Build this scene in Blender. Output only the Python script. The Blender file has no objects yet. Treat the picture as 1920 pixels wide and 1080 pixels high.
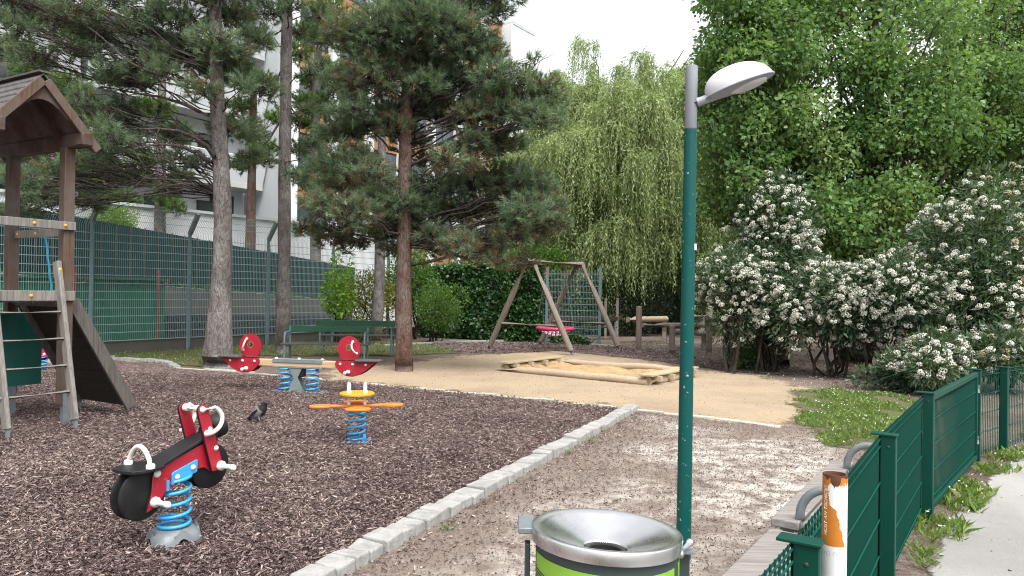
import bpy, bmesh, math, random
import numpy as np
from mathutils import Vector, Matrix, noise as mnoise
R = math.radians
sc = bpy.context.scene
col = sc.collection
rng = np.random.default_rng(7)
random.seed(7)

# ---------------------------------------------------------------- camera, sky, sun, exposure
FP = 1380.0                       # focal length in photograph pixels (1920 wide)
CAMZ = 1.7
PITCH, ROLL = 0.25, 0.9
cam_d = bpy.data.cameras.new('camera'); cam = bpy.data.objects.new('camera', cam_d); col.objects.link(cam)
cam_d.sensor_width = 36; cam_d.lens = 36 * FP / 1920; cam_d.clip_start = 0.05; cam_d.clip_end = 2000
cam.matrix_world = Matrix.Translation((0, 0, CAMZ)) @ Matrix.Rotation(R(90 + PITCH), 4, 'X') @ Matrix.Rotation(R(ROLL), 4, 'Z')
sc.camera = cam
CM = cam.matrix_world.to_3x3()

SUN_EL, SUN_AZ = 60.0, 155.0      # high, from behind the camera, veiled by cloud
w = bpy.data.worlds.new('World'); sc.world = w; w.use_nodes = True
nt = w.node_tree; bg = nt.nodes['Background']
sky = nt.nodes.new('ShaderNodeTexSky'); sky.sky_type = 'NISHITA'; sky.sun_disc = False
sky.sun_elevation = R(SUN_EL); sky.sun_rotation = R(SUN_AZ)
sky.air_density = 1.0; sky.dust_density = 6.0; sky.ozone_density = 1.0
hs = nt.nodes.new('ShaderNodeHueSaturation'); hs.inputs['Saturation'].default_value = 0.16
hs.inputs['Value'].default_value = 1.0
nt.links.new(sky.outputs[0], hs.inputs['Color']); nt.links.new(hs.outputs[0], bg.inputs[0])
bg.inputs[1].default_value = 0.15
sun_d = bpy.data.lights.new('sun', 'SUN'); sun = bpy.data.objects.new('sun', sun_d); col.objects.link(sun)
sun_d.energy = 0.55; sun_d.angle = R(28); sun_d.color = (1.0, 0.96, 0.9)
sd = Vector((math.sin(R(SUN_AZ)) * math.cos(R(SUN_EL)), math.cos(R(SUN_AZ)) * math.cos(R(SUN_EL)), math.sin(R(SUN_EL))))
sun.rotation_euler = (sd).to_track_quat('Z', 'Y').to_euler()
vs = sc.view_settings; sc.display_settings.display_device = 'sRGB'
vs.view_transform = 'Standard'; vs.look = 'None'; vs.exposure = 1.48; vs.gamma = 1.0; vs.use_curve_mapping = False
sc.cycles.max_bounces = 6; sc.cycles.transparent_max_bounces = 12; sc.cycles.use_denoising = True; sc.cycles.denoising_prefilter = 'NONE'; sc.cycles.use_adaptive_sampling = False; sc.cycles.filter_width = 1.1

# ---------------------------------------------------------------- layout helpers: where a sight line meets a height or a distance
def ray(px, py):
    return CM @ Vector(((px - 960) / FP, -(py - 540) / FP, -1))
def G(px, py, z=0.0):
    d = ray(px, py); t = (z - CAMZ) / d.z
    return Vector((d.x * t, d.y * t, z))
def D(px, py, dist):
    d = ray(px, py); t = dist / d.y
    return Vector((d.x * t, dist, CAMZ + d.z * t))
def lin(h):
    h = h.lstrip('#'); o = []
    for i in (0, 2, 4):
        c = int(h[i:i + 2], 16) / 255
        o.append(c / 12.92 if c <= .04045 else ((c + .055) / 1.055) ** 2.4)
    return tuple(o)

# ---------------------------------------------------------------- materials
def newmat(name):
    m = bpy.data.materials.new(name); m.use_nodes = True
    return m, m.node_tree, m.node_tree.nodes['Principled BSDF']
def N(t, kind, **kw):
    n = t.nodes.new('ShaderNode' + kind)
    for k, v in kw.items(): setattr(n, k, v)
    return n
def ramp(t, src, stops):
    r = N(t, 'ValToRGB'); e = r.color_ramp.elements
    while len(e) < len(stops): e.new(0.5)
    for i, (p, c) in enumerate(stops):
        e[i].position = p; e[i].color = (*c, 1) if len(c) == 3 else c
    t.links.new(src, r.inputs[0]); return r.outputs[0]
def coords(t, scale=(1, 1, 1), which='Object'):
    tc = N(t, 'TexCoord'); mp = N(t, 'Mapping'); mp.inputs['Scale'].default_value = scale
    t.links.new(tc.outputs[which], mp.inputs[0]); return mp.outputs[0]
def noise_tex(t, vec, scale, detail=6, rough=.6, dist=0):
    n = N(t, 'TexNoise'); n.inputs['Scale'].default_value = scale; n.inputs['Detail'].default_value = detail
    n.inputs['Roughness'].default_value = rough; n.inputs['Distortion'].default_value = dist
    t.links.new(vec, n.inputs['Vector']); return n.outputs['Fac']
def mixc(t, fac, a, b, mode='MIX'):
    m = N(t, 'Mix', data_type='RGBA', blend_type=mode)
    if isinstance(fac, (int, float)): m.inputs[0].default_value = fac
    else: t.links.new(fac, m.inputs[0])
    for i, x in ((6, a), (7, b)):
        if isinstance(x, tuple): m.inputs[i].default_value = (*x, 1)
        else: t.links.new(x, m.inputs[i])
    return m.outputs[2]
def math_n(t, op, a, b=None, clamp=False):
    m = N(t, 'Math', operation=op, use_clamp=clamp)
    for i, x in enumerate((a, b)):
        if x is None: continue
        if isinstance(x, (int, float)): m.inputs[i].default_value = x
        else: t.links.new(x, m.inputs[i])
    return m.outputs[0]
def bump(t, b, h, strength=.4, dist=.02):
    n = N(t, 'Bump'); n.inputs['Strength'].default_value = strength; n.inputs['Distance'].default_value = dist
    t.links.new(h, n.inputs['Height']); t.links.new(n.outputs[0], b.inputs['Normal'])

def paint(name, c, rough=.4, dirt=.25, scale=9, metal=0, dirtcol=None, bmp=.05, spec=.5, chips=0, chipcol=(.5, .5, .48)):
    """painted or plastic surface with faint dirt and wear"""
    m, t, b = newmat(name); v = coords(t)
    n = noise_tex(t, v, scale, 8, .65)
    dc = dirtcol or tuple(x * .55 + .012 for x in c)
    cl = mixc(t, math_n(t, 'MULTIPLY', ramp(t, n, [(.45, (0, 0, 0)), (.75, (1, 1, 1))]), dirt), c, dc)
    n2 = noise_tex(t, v, scale * 7, 4, .6)
    if chips:
        cl = mixc(t, ramp(t, n2, [(1 - chips, (0, 0, 0)), (1.02 - chips, (1, 1, 1))]), cl, chipcol)
    t.links.new(cl, b.inputs['Base Color']); b.inputs['Metallic'].default_value = metal
    b.inputs['Specular IOR Level'].default_value = spec
    rr = N(t, 'MapRange'); rr.inputs[3].default_value = max(.05, rough - .1); rr.inputs[4].default_value = min(1, rough + .18)
    t.links.new(n, rr.inputs[0]); t.links.new(rr.outputs[0], b.inputs['Roughness'])
    if bmp: bump(t, b, n2, bmp, .004)
    return m
def wood(name, c1, c2, axis=0, rough=.8, scale=6, grey=None):
    m, t, b = newmat(name); s = [scale * 3] * 3; s[axis] = scale * .18
    v = coords(t, tuple(s)); n = noise_tex(t, v, 2.2, 8, .65, .8)
    cl = ramp(t, n, [(.3, c1), (.72, c2)])
    v2 = coords(t); n2 = noise_tex(t, v2, 3.5, 5)
    if grey: cl = mixc(t, ramp(t, n2, [(.4, (0, 0, 0)), (.66, (1, 1, 1))]), cl, grey)
    t.links.new(cl, b.inputs['Base Color']); b.inputs['Roughness'].default_value = rough
    b.inputs['Specular IOR Level'].default_value = .25
    bump(t, b, n, .45, .006); return m
def bark(name, c1, c2, c3=None, sc_=9):
    m, t, b = newmat(name); v = coords(t, (1, 1, .28))
    vo = N(t, 'TexVoronoi', feature='DISTANCE_TO_EDGE'); vo.inputs['Scale'].default_value = sc_ * 2.2
    nz = N(t, 'TexNoise'); nz.inputs['Scale'].default_value = sc_; t.links.new(v, nz.inputs['Vector'])
    vv = mixc(t, .25, v, nz.outputs['Color']); t.links.new(vv, vo.inputs['Vector'])
    n = noise_tex(t, v, sc_ * 1.3, 8, .7)
    cl = ramp(t, n, [(.3, c1), (.7, c2)])
    if c3: cl = mixc(t, ramp(t, noise_tex(t, coords(t), 2.1, 4), [(.45, (0, 0, 0)), (.62, (1, 1, 1))]), cl, c3)
    cr = ramp(t, vo.outputs['Distance'], [(0, (.5, .48, .48)), (.09, (1, 1, 1))])
    cl = mixc(t, 1.0, cl, cr, 'MULTIPLY')
    t.links.new(cl, b.inputs['Base Color']); b.inputs['Roughness'].default_value = .95; b.inputs['Specular IOR Level'].default_value = .15
    h = math_n(t, 'ADD', math_n(t, 'MULTIPLY', ramp(t, vo.outputs['Distance'], [(0, (0, 0, 0)), (.12, (1, 1, 1))]), .8), n)
    bump(t, b, h, .6, .025); return m
def leafmat(name, stops, rough=.5, trans=.35, spec=.35):
    """leaf colour comes from each leaf's own random tint, never from its place"""
    m, t, b = newmat(name); a = N(t, 'Attribute'); a.attribute_name = 'tint'
    cl = ramp(t, a.outputs['Fac'], stops)
    t.links.new(cl, b.inputs['Base Color']); b.inputs['Roughness'].default_value = rough; b.inputs['Specular IOR Level'].default_value = spec
    tr = N(t, 'BsdfTranslucent'); t.links.new(mixc(t, .55, cl, (.20, .30, .03), 'MIX'), tr.inputs['Color'])
    mx = N(t, 'MixShader'); mx.inputs[0].default_value = trans
    t.links.new(b.outputs[0], mx.inputs[1]); t.links.new(tr.outputs[0], mx.inputs[2])
    t.links.new(mx.outputs[0], t.nodes['Material Output'].inputs[0]); return m
def tintmat(name, stops, rough=.9, spec=.1):
    m, t, b = newmat(name); a = N(t, 'Attribute'); a.attribute_name = 'tint'
    t.links.new(ramp(t, a.outputs['Fac'], stops), b.inputs['Base Color'])
    b.inputs['Roughness'].default_value = rough; b.inputs['Specular IOR Level'].default_value = spec; return m
def plaster(name, c, rough=.9, stain=.3, scale=1.2, bmp=.25):
    m, t, b = newmat(name); v = coords(t); v2 = coords(t, (1, 1, .22))
    n = noise_tex(t, v2, scale, 7, .65); n2 = noise_tex(t, v, 30, 5)
    cl = mixc(t, math_n(t, 'MULTIPLY', ramp(t, n, [(.42, (0, 0, 0)), (.72, (1, 1, 1))]), stain), c, tuple(x * .45 for x in c))
    cl = mixc(t, .3, cl, mixc(t, n2, tuple(x * .7 for x in c), c))
    t.links.new(cl, b.inputs['Base Color']); b.inputs['Roughness'].default_value = rough; b.inputs['Specular IOR Level'].default_value = .2
    bump(t, b, n2, bmp, .01); return m
def steel(name, c=(.62, .62, .62), rough=.25, sc_=(1, 1, 60)):
    m, t, b = newmat(name); n = noise_tex(t, coords(t, sc_), 4, 4); n2 = noise_tex(t, coords(t), 8, 6)
    t.links.new(mixc(t, n2, tuple(x * .82 for x in c), c), b.inputs['Base Color']); b.inputs['Metallic'].default_value = 1
    rr = N(t, 'MapRange'); rr.inputs[3].default_value = rough - .08; rr.inputs[4].default_value = rough + .28
    t.links.new(n2, rr.inputs[0]); t.links.new(rr.outputs[0], b.inputs['Roughness']); return m

M = {}
M['red'] = paint('red_panel', (.30, .006, .02), .42, .35, dirtcol=(.20, .02, .03), chips=.35, chipcol=(.36, .10, .11))
M['black'] = paint('black_rubber', (.008, .008, .009), .5, .4, spec=.3, dirtcol=(.028, .026, .024))
M['white_plastic'] = paint('white_plastic', (.62, .60, .55), .38, .3, dirtcol=(.4, .36, .3))
M['blue'] = paint('blue_steel_paint', (.035, .27, .56), .4, .25)
M['blue_dark'] = paint('dark_blue_paint', (.02, .10, .34), .4, .25)
M['orange'] = paint('orange_panel', (.60, .165, .02), .45, .35, dirtcol=(.42, .14, .04), chips=.35, chipcol=(.62, .34, .2))
M['yellow'] = paint('yellow_panel', (.58, .26, .012), .45, .35, chips=.35, chipcol=(.6, .42, .2))
M['galv'] = paint('galvanised_steel', (.17, .195, .205), .5, .6, 14, .3, (.09, .10, .10))
M['galv_dark'] = paint('weathered_steel', (.16, .20, .20), .6, .5, 8, .2, (.07, .06, .05))
M['seat_dark'] = paint('dark_seat_plate', (.06, .055, .05), .75, .4)
M['beam_wood'] = wood('laminated_beam_wood', (.36, .24, .14), (.52, .37, .23), 0)
M['grey_wood'] = wood('weathered_grey_wood', (.10, .092, .084), (.24, .225, .205), 2)
M['ramp_edge'] = wood('worn_ramp_edge', (.045, .04, .037), (.125, .11, .10), 2)
M['grey_wood_x'] = wood('weathered_grey_plank', (.07, .06, .055), (.17, .15, .14), 0)
M['bench_wood'] = wood('bleached_bench_wood', (.13, .12, .11), (.27, .25, .235), 0)
M['bench_orange'] = wood('varnished_bench_wood', (.28, .13, .045), (.38, .2, .085), 0)
M['brown_wood'] = wood('stained_brown_wood', (.03, .016, .012), (.09, .045, .030), 2, grey=(.10, .085, .078))
M['dark_wood'] = wood('dark_ramp_wood', (.016, .013, .011), (.05, .039, .031), 0)
M['post_wood'] = wood('post_wood', (.05, .032, .024), (.13, .08, .054), 2, grey=(.10, .086, .076))
M['shingle'] = wood('weathered_shingles', (.04, .037, .037), (.13, .122, .12), 0)
M['log'] = wood('weathered_log', (.13, .105, .088), (.27, .225, .19), 2)
M['log_pale'] = wood('sandy_log', (.27, .21, .145), (.40, .32, .225), 0)
M['plank_pale'] = wood('pale_plank', (.28, .215, .135), (.41, .335, .225), 0)
M['green_paint'] = paint('dark_green_gloss', (.0004, .042, .029), .45, .3, 6, spec=.22)
M['green_rod_glint'] = paint('green_wire_glint', (.003, .075, .055), .3, .2, 6, spec=.5)  # fence paint lightened to carry the sky glint on the level rods
M['pole_green'] = paint('lamp_pole_green', (.0005, .060, .055), .4, .3, 5, spec=.25, chips=.335, chipcol=(.25, .32, .3))
M['bench_green'] = paint('bench_green_paint', (.004, .068, .030), .5, .6, 7, dirtcol=(.012, .045, .026), chips=.37, chipcol=(.09, .10, .085))
M['fence_grey'] = paint('fence_grey_green', (.10, .16, .175), .5, .3)
M['fence_wire'] = paint('fence_wire_grey_green', (.20, .29, .29), .5, .2)
M['lamp_grey'] = paint('lamp_grey_paint', (.22, .235, .265), .45, .3, 12)
M['lamp_white'] = paint('lamp_white_shell', (.50, .50, .52), .25, .12, 6, dirtcol=(.5, .5, .5))
M['steel'] = steel('brushed_steel', (.80, .80, .80), .19)
M['bin_dark'] = paint('bin_charcoal_paint', (.03, .045, .048), .45, .3)
M['lime'] = paint('lime_panel', (.19, .37, .035), .42, .25)
M['print_black'] = paint('black_print', (.02, .02, .02), .5, .1)
M['sticker_orange'] = paint('orange_film', (.40, .135, .009), .5, .3, 20)
M['sticker_white'] = paint('white_enamel', (.56, .58, .58), .42, .3, 10, dirtcol=(.5, .5, .48), chips=.25, chipcol=(.35, .3, .26))
M['rust'] = paint('rust', (.06, .02, .012), .9, .6, 30, dirtcol=(.16, .06, .025))
M['letter_white'] = paint('white_lettering', (.80, .74, .66), .6, .1)
M['icon_print'] = paint('faded_icon_print', (.40, .34, .45), .6, .1)
M['stone'] = plaster('kerb_stone', (.30, .295, .28), .9, .9, 8, .8)
M['stone_flush'] = plaster('flush_kerb_stone', (.38, .36, .31), .9, .4, 3, .5)
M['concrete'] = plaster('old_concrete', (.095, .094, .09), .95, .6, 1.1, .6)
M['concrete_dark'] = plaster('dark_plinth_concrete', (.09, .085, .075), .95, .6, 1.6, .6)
M['wall_white'] = plaster('white_render', (.64, .66, .68), .9, .25, .5, .15)
M['wall_grey'] = plaster('grey_concrete_wall', (.44, .47, .48), .9, .4, .7, .2)
M['wall_orange'] = plaster('orange_facade_panel', (.30, .165, .09), .8, .25, .6, .1)
M['soffit'] = plaster('grey_soffit', (.42, .43, .42), .9, .3)  # plain grey tone of the balcony slabs
M['frame_dark'] = paint('dark_window_frame', (.04, .03, .028), .5, .2)
M['screen_green'] = paint('green_privacy_mesh', (.012, .033, .037), .9, .4, 3, dirtcol=(.02, .048, .048), spec=.1)
M['shed_green'] = paint('green_steel_sheet', (.008, .105, .058), .6, .45, 4, dirtcol=(.01, .05, .035))
M['post_brown'] = paint('brown_screen_post', (.07, .038, .03), .7, .3)
M['post_rust'] = paint('red_brown_post', (.16, .04, .035), .7, .4)
M['lattice'] = paint('dark_lattice', (.02, .02, .024), .7, .3)
M['lattice_bar'] = paint('lattice_bar', (.04, .04, .052), .7, .3)
M['pink'] = paint('pink_padding', (.42, .03, .10), .6, .3)
M['net'] = paint('pink_white_rope', (.50, .33, .38), .8, .4, 60, dirtcol=(.35, .05, .1))
M['rope_blue'] = paint('blue_rope', (.02, .22, .36), .8, .3)
M['glass'] = paint('window_glass', (.05, .065, .075), .12, .3, 3, spec=.8, bmp=0)
M['play_green'] = paint('green_play_panel', (.005, .10, .075), .45, .4, 8, dirtcol=(.06, .10, .11))
M['bark_grey'] = bark('grey_pine_bark', (.085, .074, .07), (.19, .168, .16), (.20, .19, .178))
M['bark_red'] = bark('red_pine_bark', (.07, .04, .032), (.17, .105, .082), (.15, .12, .105))
M['bark_dark'] = bark('dark_bark', (.022, .018, .014), (.07, .058, .046))
M['bark_brown'] = bark('brown_bark', (.045, .03, .024), (.11, .072, .055))
M['bark_limb'] = bark('dark_limb_bark', (.045, .037, .033), (.12, .10, .09))
M['needle'] = leafmat('pine_needles', [(0, (.075, .125, .082)), (.45, (.14, .205, .130)), (.72, (.205, .275, .168)), (.80, (.21, .25, .12)), (.86, (.105, .072, .052)), (1, (.20, .125, .08))], .5, .38)
M['needle_far'] = leafmat('yellowish_pine_needles', [(0, (.045, .10, .03)), (.6, (.10, .175, .045)), (.9, (.16, .22, .05)), (1, (.15, .10, .04))], .6, .35)
M['poplar'] = leafmat('poplar_leaves', [(0, (.055, .125, .042)), (.5, (.108, .222, .066)), (.85, (.18, .30, .095)), (1, (.27, .37, .13))], .48, .5, .42)
M['willow'] = leafmat('willow_leaves', [(0, (.17, .235, .09)), (.5, (.29, .365, .155)), (.85, (.40, .47, .24)), (1, (.47, .44, .22))], .5, .45)
M['vib_leaf'] = leafmat('viburnum_leaves', [(0, (.020, .046, .024)), (.55, (.050, .090, .048)), (.88, (.10, .145, .085)), (1, (.16, .18, .11))], .55, .2)
M['blossom'] = leafmat('cream_blossom', [(0, (.38, .37, .30)), (.4, (.62, .61, .54)), (1, (.80, .80, .75))], .8, .25)
M['blossom_faded'] = leafmat('faded_blossom', [(0, (.24, .17, .10)), (.6, (.46, .36, .25)), (1, (.70, .63, .5))], .8, .25)
M['ivy'] = leafmat('hedge_leaves', [(0, (.010, .038, .012)), (.6, (.028, .092, .02)), (1, (.085, .17, .035))], .45, .25, .5)
M['shrub'] = leafmat('shrub_leaves', [(0, (.03, .085, .018)), (.6, (.07, .15, .025)), (1, (.15, .22, .04))], .5, .35)
M['shrub_yellow'] = leafmat('yellow_green_leaves', [(0, (.07, .09, .018)), (.6, (.16, .17, .03)), (1, (.26, .20, .04))], .5, .35)
M['bright_bush'] = leafmat('bright_bush_leaves', [(0, (.07, .17, .012)), (.6, (.14, .27, .02)), (1, (.24, .36, .03))], .5, .4)
M['yew'] = leafmat('dark_evergreen_leaves', [(0, (.006, .012, .008)), (1, (.018, .038, .018))], .6, .1)
M['far_leaf'] = leafmat('far_tree_leaves', [(0, (.035, .085, .018)), (.6, (.07, .14, .03)), (1, (.13, .20, .045))], .6, .35)
M['grass'] = leafmat('grass_blades', [(0, (.06, .11, .02)), (.6, (.125, .205, .04)), (.9, (.20, .28, .075)), (1, (.34, .31, .15))], .6, .35)
M['clover_white'] = tintmat('small_white_flowers', [(0, (.6, .6, .5)), (1, (.8, .8, .75))])
M['chips'] = tintmat('bark_chips', [(0, (.060, .041, .040)), (.3, (.145, .104, .098)), (.6, (.255, .19, .175)), (.82, (.37, .29, .26)), (.93, (.46, .375, .325)), (1, (.52, .44, .38))], .9, .15)
M['chips_pale'] = tintmat('pale_dry_chips', [(0, (.12, .092, .08)), (.4, (.21, .172, .15)), (.75, (.32, .28, .245)), (1, (.55, .51, .46))], .9, .1)
# ---------------------------------------------------------------- mesh helpers
def basis(d, up=None):
    d = Vector(d).normalized(); up = Vector(up or (0, 0, 1))
    if abs(d.dot(up)) > .97: up = Vector((0, 1, 0)) if abs(d.y) < .9 else Vector((1, 0, 0))
    x = d.cross(up).normalized(); return x, x.cross(d).normalized(), d
class MB:
    def __init__(s): s.v = []; s.f = []; s.m = []
    def add(s, V, F, mi=0):
        o = len(s.v); s.v += [tuple(p) for p in V]
        for f in F: s.f.append(tuple(i + o for i in f)); s.m.append(mi)
        return s
    def box(s, c, size, rot=None, mi=0):
        h = [x / 2 for x in size]; Mx = rot or Matrix.Identity(3); c = Vector(c)
        V = [c + Mx @ Vector((sx * h[0], sy * h[1], sz * h[2])) for sx in (-1, 1) for sy in (-1, 1) for sz in (-1, 1)]
        return s.add(V, [(0, 1, 3, 2), (4, 6, 7, 5), (0, 4, 5, 1), (2, 3, 7, 6), (0, 2, 6, 4), (1, 5, 7, 3)], mi)
    def bar(s, p, q, wd, h, up=None, mi=0):
        p = Vector(p); q = Vector(q); x, y, d = basis(q - p, up)
        rot = Matrix((x, d, y)).transposed()
        return s.box((p + q) / 2, (wd, (q - p).length, h), rot, mi)
    def tube(s, pts, r, n=8, mi=0, cap=True, jitter=0, closed=False):
        pts = [Vector(p) for p in pts]; k = len(pts); rr = r if isinstance(r, (list, tuple)) else [r] * k
        V = []; F = []; x0 = None
        for i, p in enumerate(pts):
            d = (pts[(i + 1) % k] - pts[i - 1]) if closed else (pts[min(i + 1, k - 1)] - pts[max(i - 1, 0)])
            if d.length < 1e-9: d = Vector((0, 0, 1))
            d.normalize()
            if x0 is None: x, y, _ = basis(d)
            else:
                x = (x0 - d * x0.dot(d)).normalized(); y = d.cross(x)
            x0 = x
            for j in range(n):
                a = 2 * math.pi * j / n
                q = rr[i] * (1 + (jitter * (mnoise.noise(Vector((math.cos(a) * 2 + p.x, math.sin(a) * 2 + p.y, p.z * 2.0))) * 1.2) if jitter else 0))
                V.append(p + x * math.cos(a) * q + y * math.sin(a) * q)
        kk = k if closed else k - 1
        for i in range(kk):
            for j in range(n):
                a, b = i * n + j, i * n + (j + 1) % n; i2 = (i + 1) % k
                F.append((a, b, i2 * n + (j + 1) % n, i2 * n + j))
        if cap and not closed:
            F.append(tuple(range(n))[::-1]); F.append(tuple((k - 1) * n + j for j in range(n)))
        return s.add(V, F, mi)
    def cyl(s, p, q, r, n=16, mi=0, r2=None): return s.tube([p, q], [r, r if r2 is None else r2], n, mi)
    def lathe(s, prof, o=(0, 0, 0), n=32, ax=(0, 0, 1), mi=0, cap=True):
        x, y, d = basis(ax); o = Vector(o); V = []; F = []
        for (r, z) in prof:
            for j in range(n):
                a = 2 * math.pi * j / n; V.append(o + d * z + (x * math.cos(a) + y * math.sin(a)) * r)
        for i in range(len(prof) - 1):
            for j in range(n):
                a, b = i * n + j, i * n + (j + 1) % n; F.append((a, b, b + n, a + n))
        if cap:
            if prof[0][0] > 1e-4: F.append(tuple(range(n))[::-1])
            if prof[-1][0] > 1e-4: F.append(tuple((len(prof) - 1) * n + j for j in range(n)))
        return s.add(V, F, mi)
    def dome(s, o, r, ax, n=12, mi=0, sq=1.0):
        return s.lathe([(r * math.cos(a), r * sq * math.sin(a)) for a in [i * math.pi / 2 / 4 for i in range(5)]], o, n, ax, mi)
    def ball(s, o, r, n=12, mi=0):
        return s.lathe([(max(1e-5, r * math.sin(a)), -r * math.cos(a)) for a in [i * math.pi / 8 for i in range(9)]], o, n, (0, 0, 1), mi, cap=False)
    def prism(s, poly, t, o=(0, 0, 0), ux=(1, 0, 0), uy=(0, 0, 1), mi=0, edge=None):
        ux = Vector(ux); uy = Vector(uy); nn = ux.cross(uy).normalized(); o = Vector(o); k = len(poly)
        V = [o + ux * a + uy * b - nn * t / 2 for a, b in poly] + [o + ux * a + uy * b + nn * t / 2 for a, b in poly]
        ar = sum(poly[i][0] * poly[(i + 1) % k][1] - poly[(i + 1) % k][0] * poly[i][1] for i in range(k))
        if ar < 0:
            F = [tuple(range(k)), tuple(range(k, 2 * k))[::-1]] + [(i, i + k, (i + 1) % k + k, (i + 1) % k) for i in range(k)]
        else:
            F = [tuple(range(k))[::-1], tuple(range(k, 2 * k))] + [(i, (i + 1) % k, (i + 1) % k + k, i + k) for i in range(k)]
        s.add(V, F, mi)
        if edge is not None: s.m[-k:] = [edge] * k
        return s
    def plate_hole(s, outer, hole, t, o, ux, uy, mi=0, edge=None):
        """outer and hole: equal-length outlines, extruded ring"""
        ux = Vector(ux); uy = Vector(uy); nn = ux.cross(uy).normalized(); o = Vector(o); k = len(outer)
        P = lambda a, sgn: o + ux * a[0] + uy * a[1] + nn * t / 2 * sgn
        V = [P(a, -1) for a in outer] + [P(a, 1) for a in outer] + [P(a, -1) for a in hole] + [P(a, 1) for a in hole]
        F = []
        for i in range(k):
            j = (i + 1) % k
            F += [(i, j, j + k, i + k), (i + k, j + k, j + 3 * k, i + 3 * k), (i + 3 * k, j + 3 * k, j + 2 * k, i + 2 * k), (j, i, i + 2 * k, j + 2 * k)]
        s.add(V, F, mi)
        if edge is not None: s.m[-4 * k:] = [edge, mi, edge, mi] * k
        return s
    def build(s, name, mats, parent=None, smooth=35, bevel=0, loc=None):
        me = bpy.data.meshes.new(name); me.from_pydata(s.v, [], s.f)
        mats = mats if isinstance(mats, (list, tuple)) else [mats]
        for m in mats: me.materials.append(M[m] if isinstance(m, str) else m)
        me.polygons.foreach_set('material_index', s.m)
        if smooth:
            me.shade_smooth(); me.set_sharp_from_angle(angle=R(smooth))
        me.validate(); o = bpy.data.objects.new(name, me); col.objects.link(o)
        if parent: o.parent = parent
        if loc: o.location = loc
        if bevel:
            b = o.modifiers.new('bevel', 'BEVEL'); b.width = bevel; b.segments = 2; b.limit_method = 'ANGLE'; b.angle_limit = R(40)
        return o
def np_mesh(name, V, F, mat, parent=None, tint=None, smooth=False):
    V = np.asarray(V, dtype=np.float32); F = np.asarray(F, dtype=np.int32); nf, k = F.shape
    me = bpy.data.meshes.new(name); me.vertices.add(len(V)); me.vertices.foreach_set('co', V.ravel())
    me.loops.add(nf * k); me.loops.foreach_set('vertex_index', F.ravel())
    me.polygons.add(nf); me.polygons.foreach_set('loop_start', np.arange(0, nf * k, k, dtype=np.int32))
    me.polygons.foreach_set('loop_total', np.full(nf, k, dtype=np.int32))
    if tint is not None:
        a = me.attributes.new('tint', 'FLOAT', 'FACE'); a.data.foreach_set('value', np.asarray(tint, dtype=np.float32))
    me.materials.append(M[mat] if isinstance(mat, str) else mat)
    me.update(calc_edges=True); me.validate()
    if smooth: me.shade_smooth()
    o = bpy.data.objects.new(name, me); col.objects.link(o)
    if parent: o.parent = parent
    return o
def tag(o, label=None, cat=None, group=None, kind=None):
    if label: o['label'] = label
    if cat: o['category'] = cat
    if group: o['group'] = group
    if kind: o['kind'] = kind
    return o
def thing(name, loc, label, cat, rz=0, group=None):
    o = bpy.data.objects.new(name, None); col.objects.link(o); o.location = loc; o.rotation_euler = (0, 0, rz)
    o.empty_display_size = .2
    return tag(o, label, cat, group)
def copy_tree(o, parent=None):
    c = o.copy(); col.objects.link(c); c.parent = parent
    for ch in list(o.children): copy_tree(ch, c)
    return c
def unit(a): return a / np.maximum(np.linalg.norm(a, axis=1, keepdims=True), 1e-9)
def rdir(n): return unit(rng.normal(size=(n, 3)))
def leaf_geo(C, A, L, wr, fold=.18):
    """kite-shaped leaves: base C, axis A (unit), length L, width ratio wr"""
    n = len(C); B = unit(np.cross(A, rdir(n))); Nn = np.cross(A, B); L = np.broadcast_to(np.asarray(L).reshape(-1, 1), (n, 1))
    mid = C + A * L * .42 + Nn * L * fold * wr
    V = np.stack([C, mid + B * L * wr / 2, C + A * L, mid - B * L * wr / 2], 1).reshape(-1, 3)
    return V, np.arange(n * 4).reshape(-1, 4)
def needle_geo(C, A, L, wd, per, spread):
    """tufts: per needles fan out round axis A from C"""
    n = len(C); C2 = np.repeat(C, per, 0); A2 = np.repeat(A, per, 0); L2 = np.repeat(np.asarray(L), per) * rng.uniform(.7, 1.1, n * per)
    d = unit(A2 + rdir(n * per) * spread * rng.uniform(.4, 1, (n * per, 1)))
    C2 = C2 + A2 * (rng.uniform(-.5, .5, (n * per, 1)) * L2[:, None])
    B = unit(np.cross(d, rdir(n * per))) * wd / 2
    V = np.stack([C2 - B, C2 + B, C2 + d * L2[:, None]], 1).reshape(-1, 3)
    return V, np.arange(n * per * 3).reshape(-1, 3)
def curve_pts(a, b, sag, n=6, wob=.0):
    a = Vector(a); b = Vector(b); m = (a + b) / 2 + Vector((0, 0, sag)); out = []
    ln = (b - a).length
    for i in range(n):
        t = i / (n - 1); p = a * (1 - t) ** 2 + m * 2 * t * (1 - t) + b * t * t
        if 0 < i < n - 1 and wob: p += Vector(rng.normal(size=3)) * wob * ln
        out.append(p)
    return out
def interp(pts, z):
    for a, b in zip(pts, pts[1:]):
        if a.z <= z <= b.z: return a.lerp(b, (z - a.z) / max(1e-6, b.z - a.z))
    return pts[0].copy() if z < pts[0].z else pts[-1].copy()
def refine(pts, k=4):
    o = []
    for a, b in zip(pts, pts[1:]): o += [a.lerp(b, i / k) for i in range(k)]
    return o + [pts[-1]]

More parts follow.
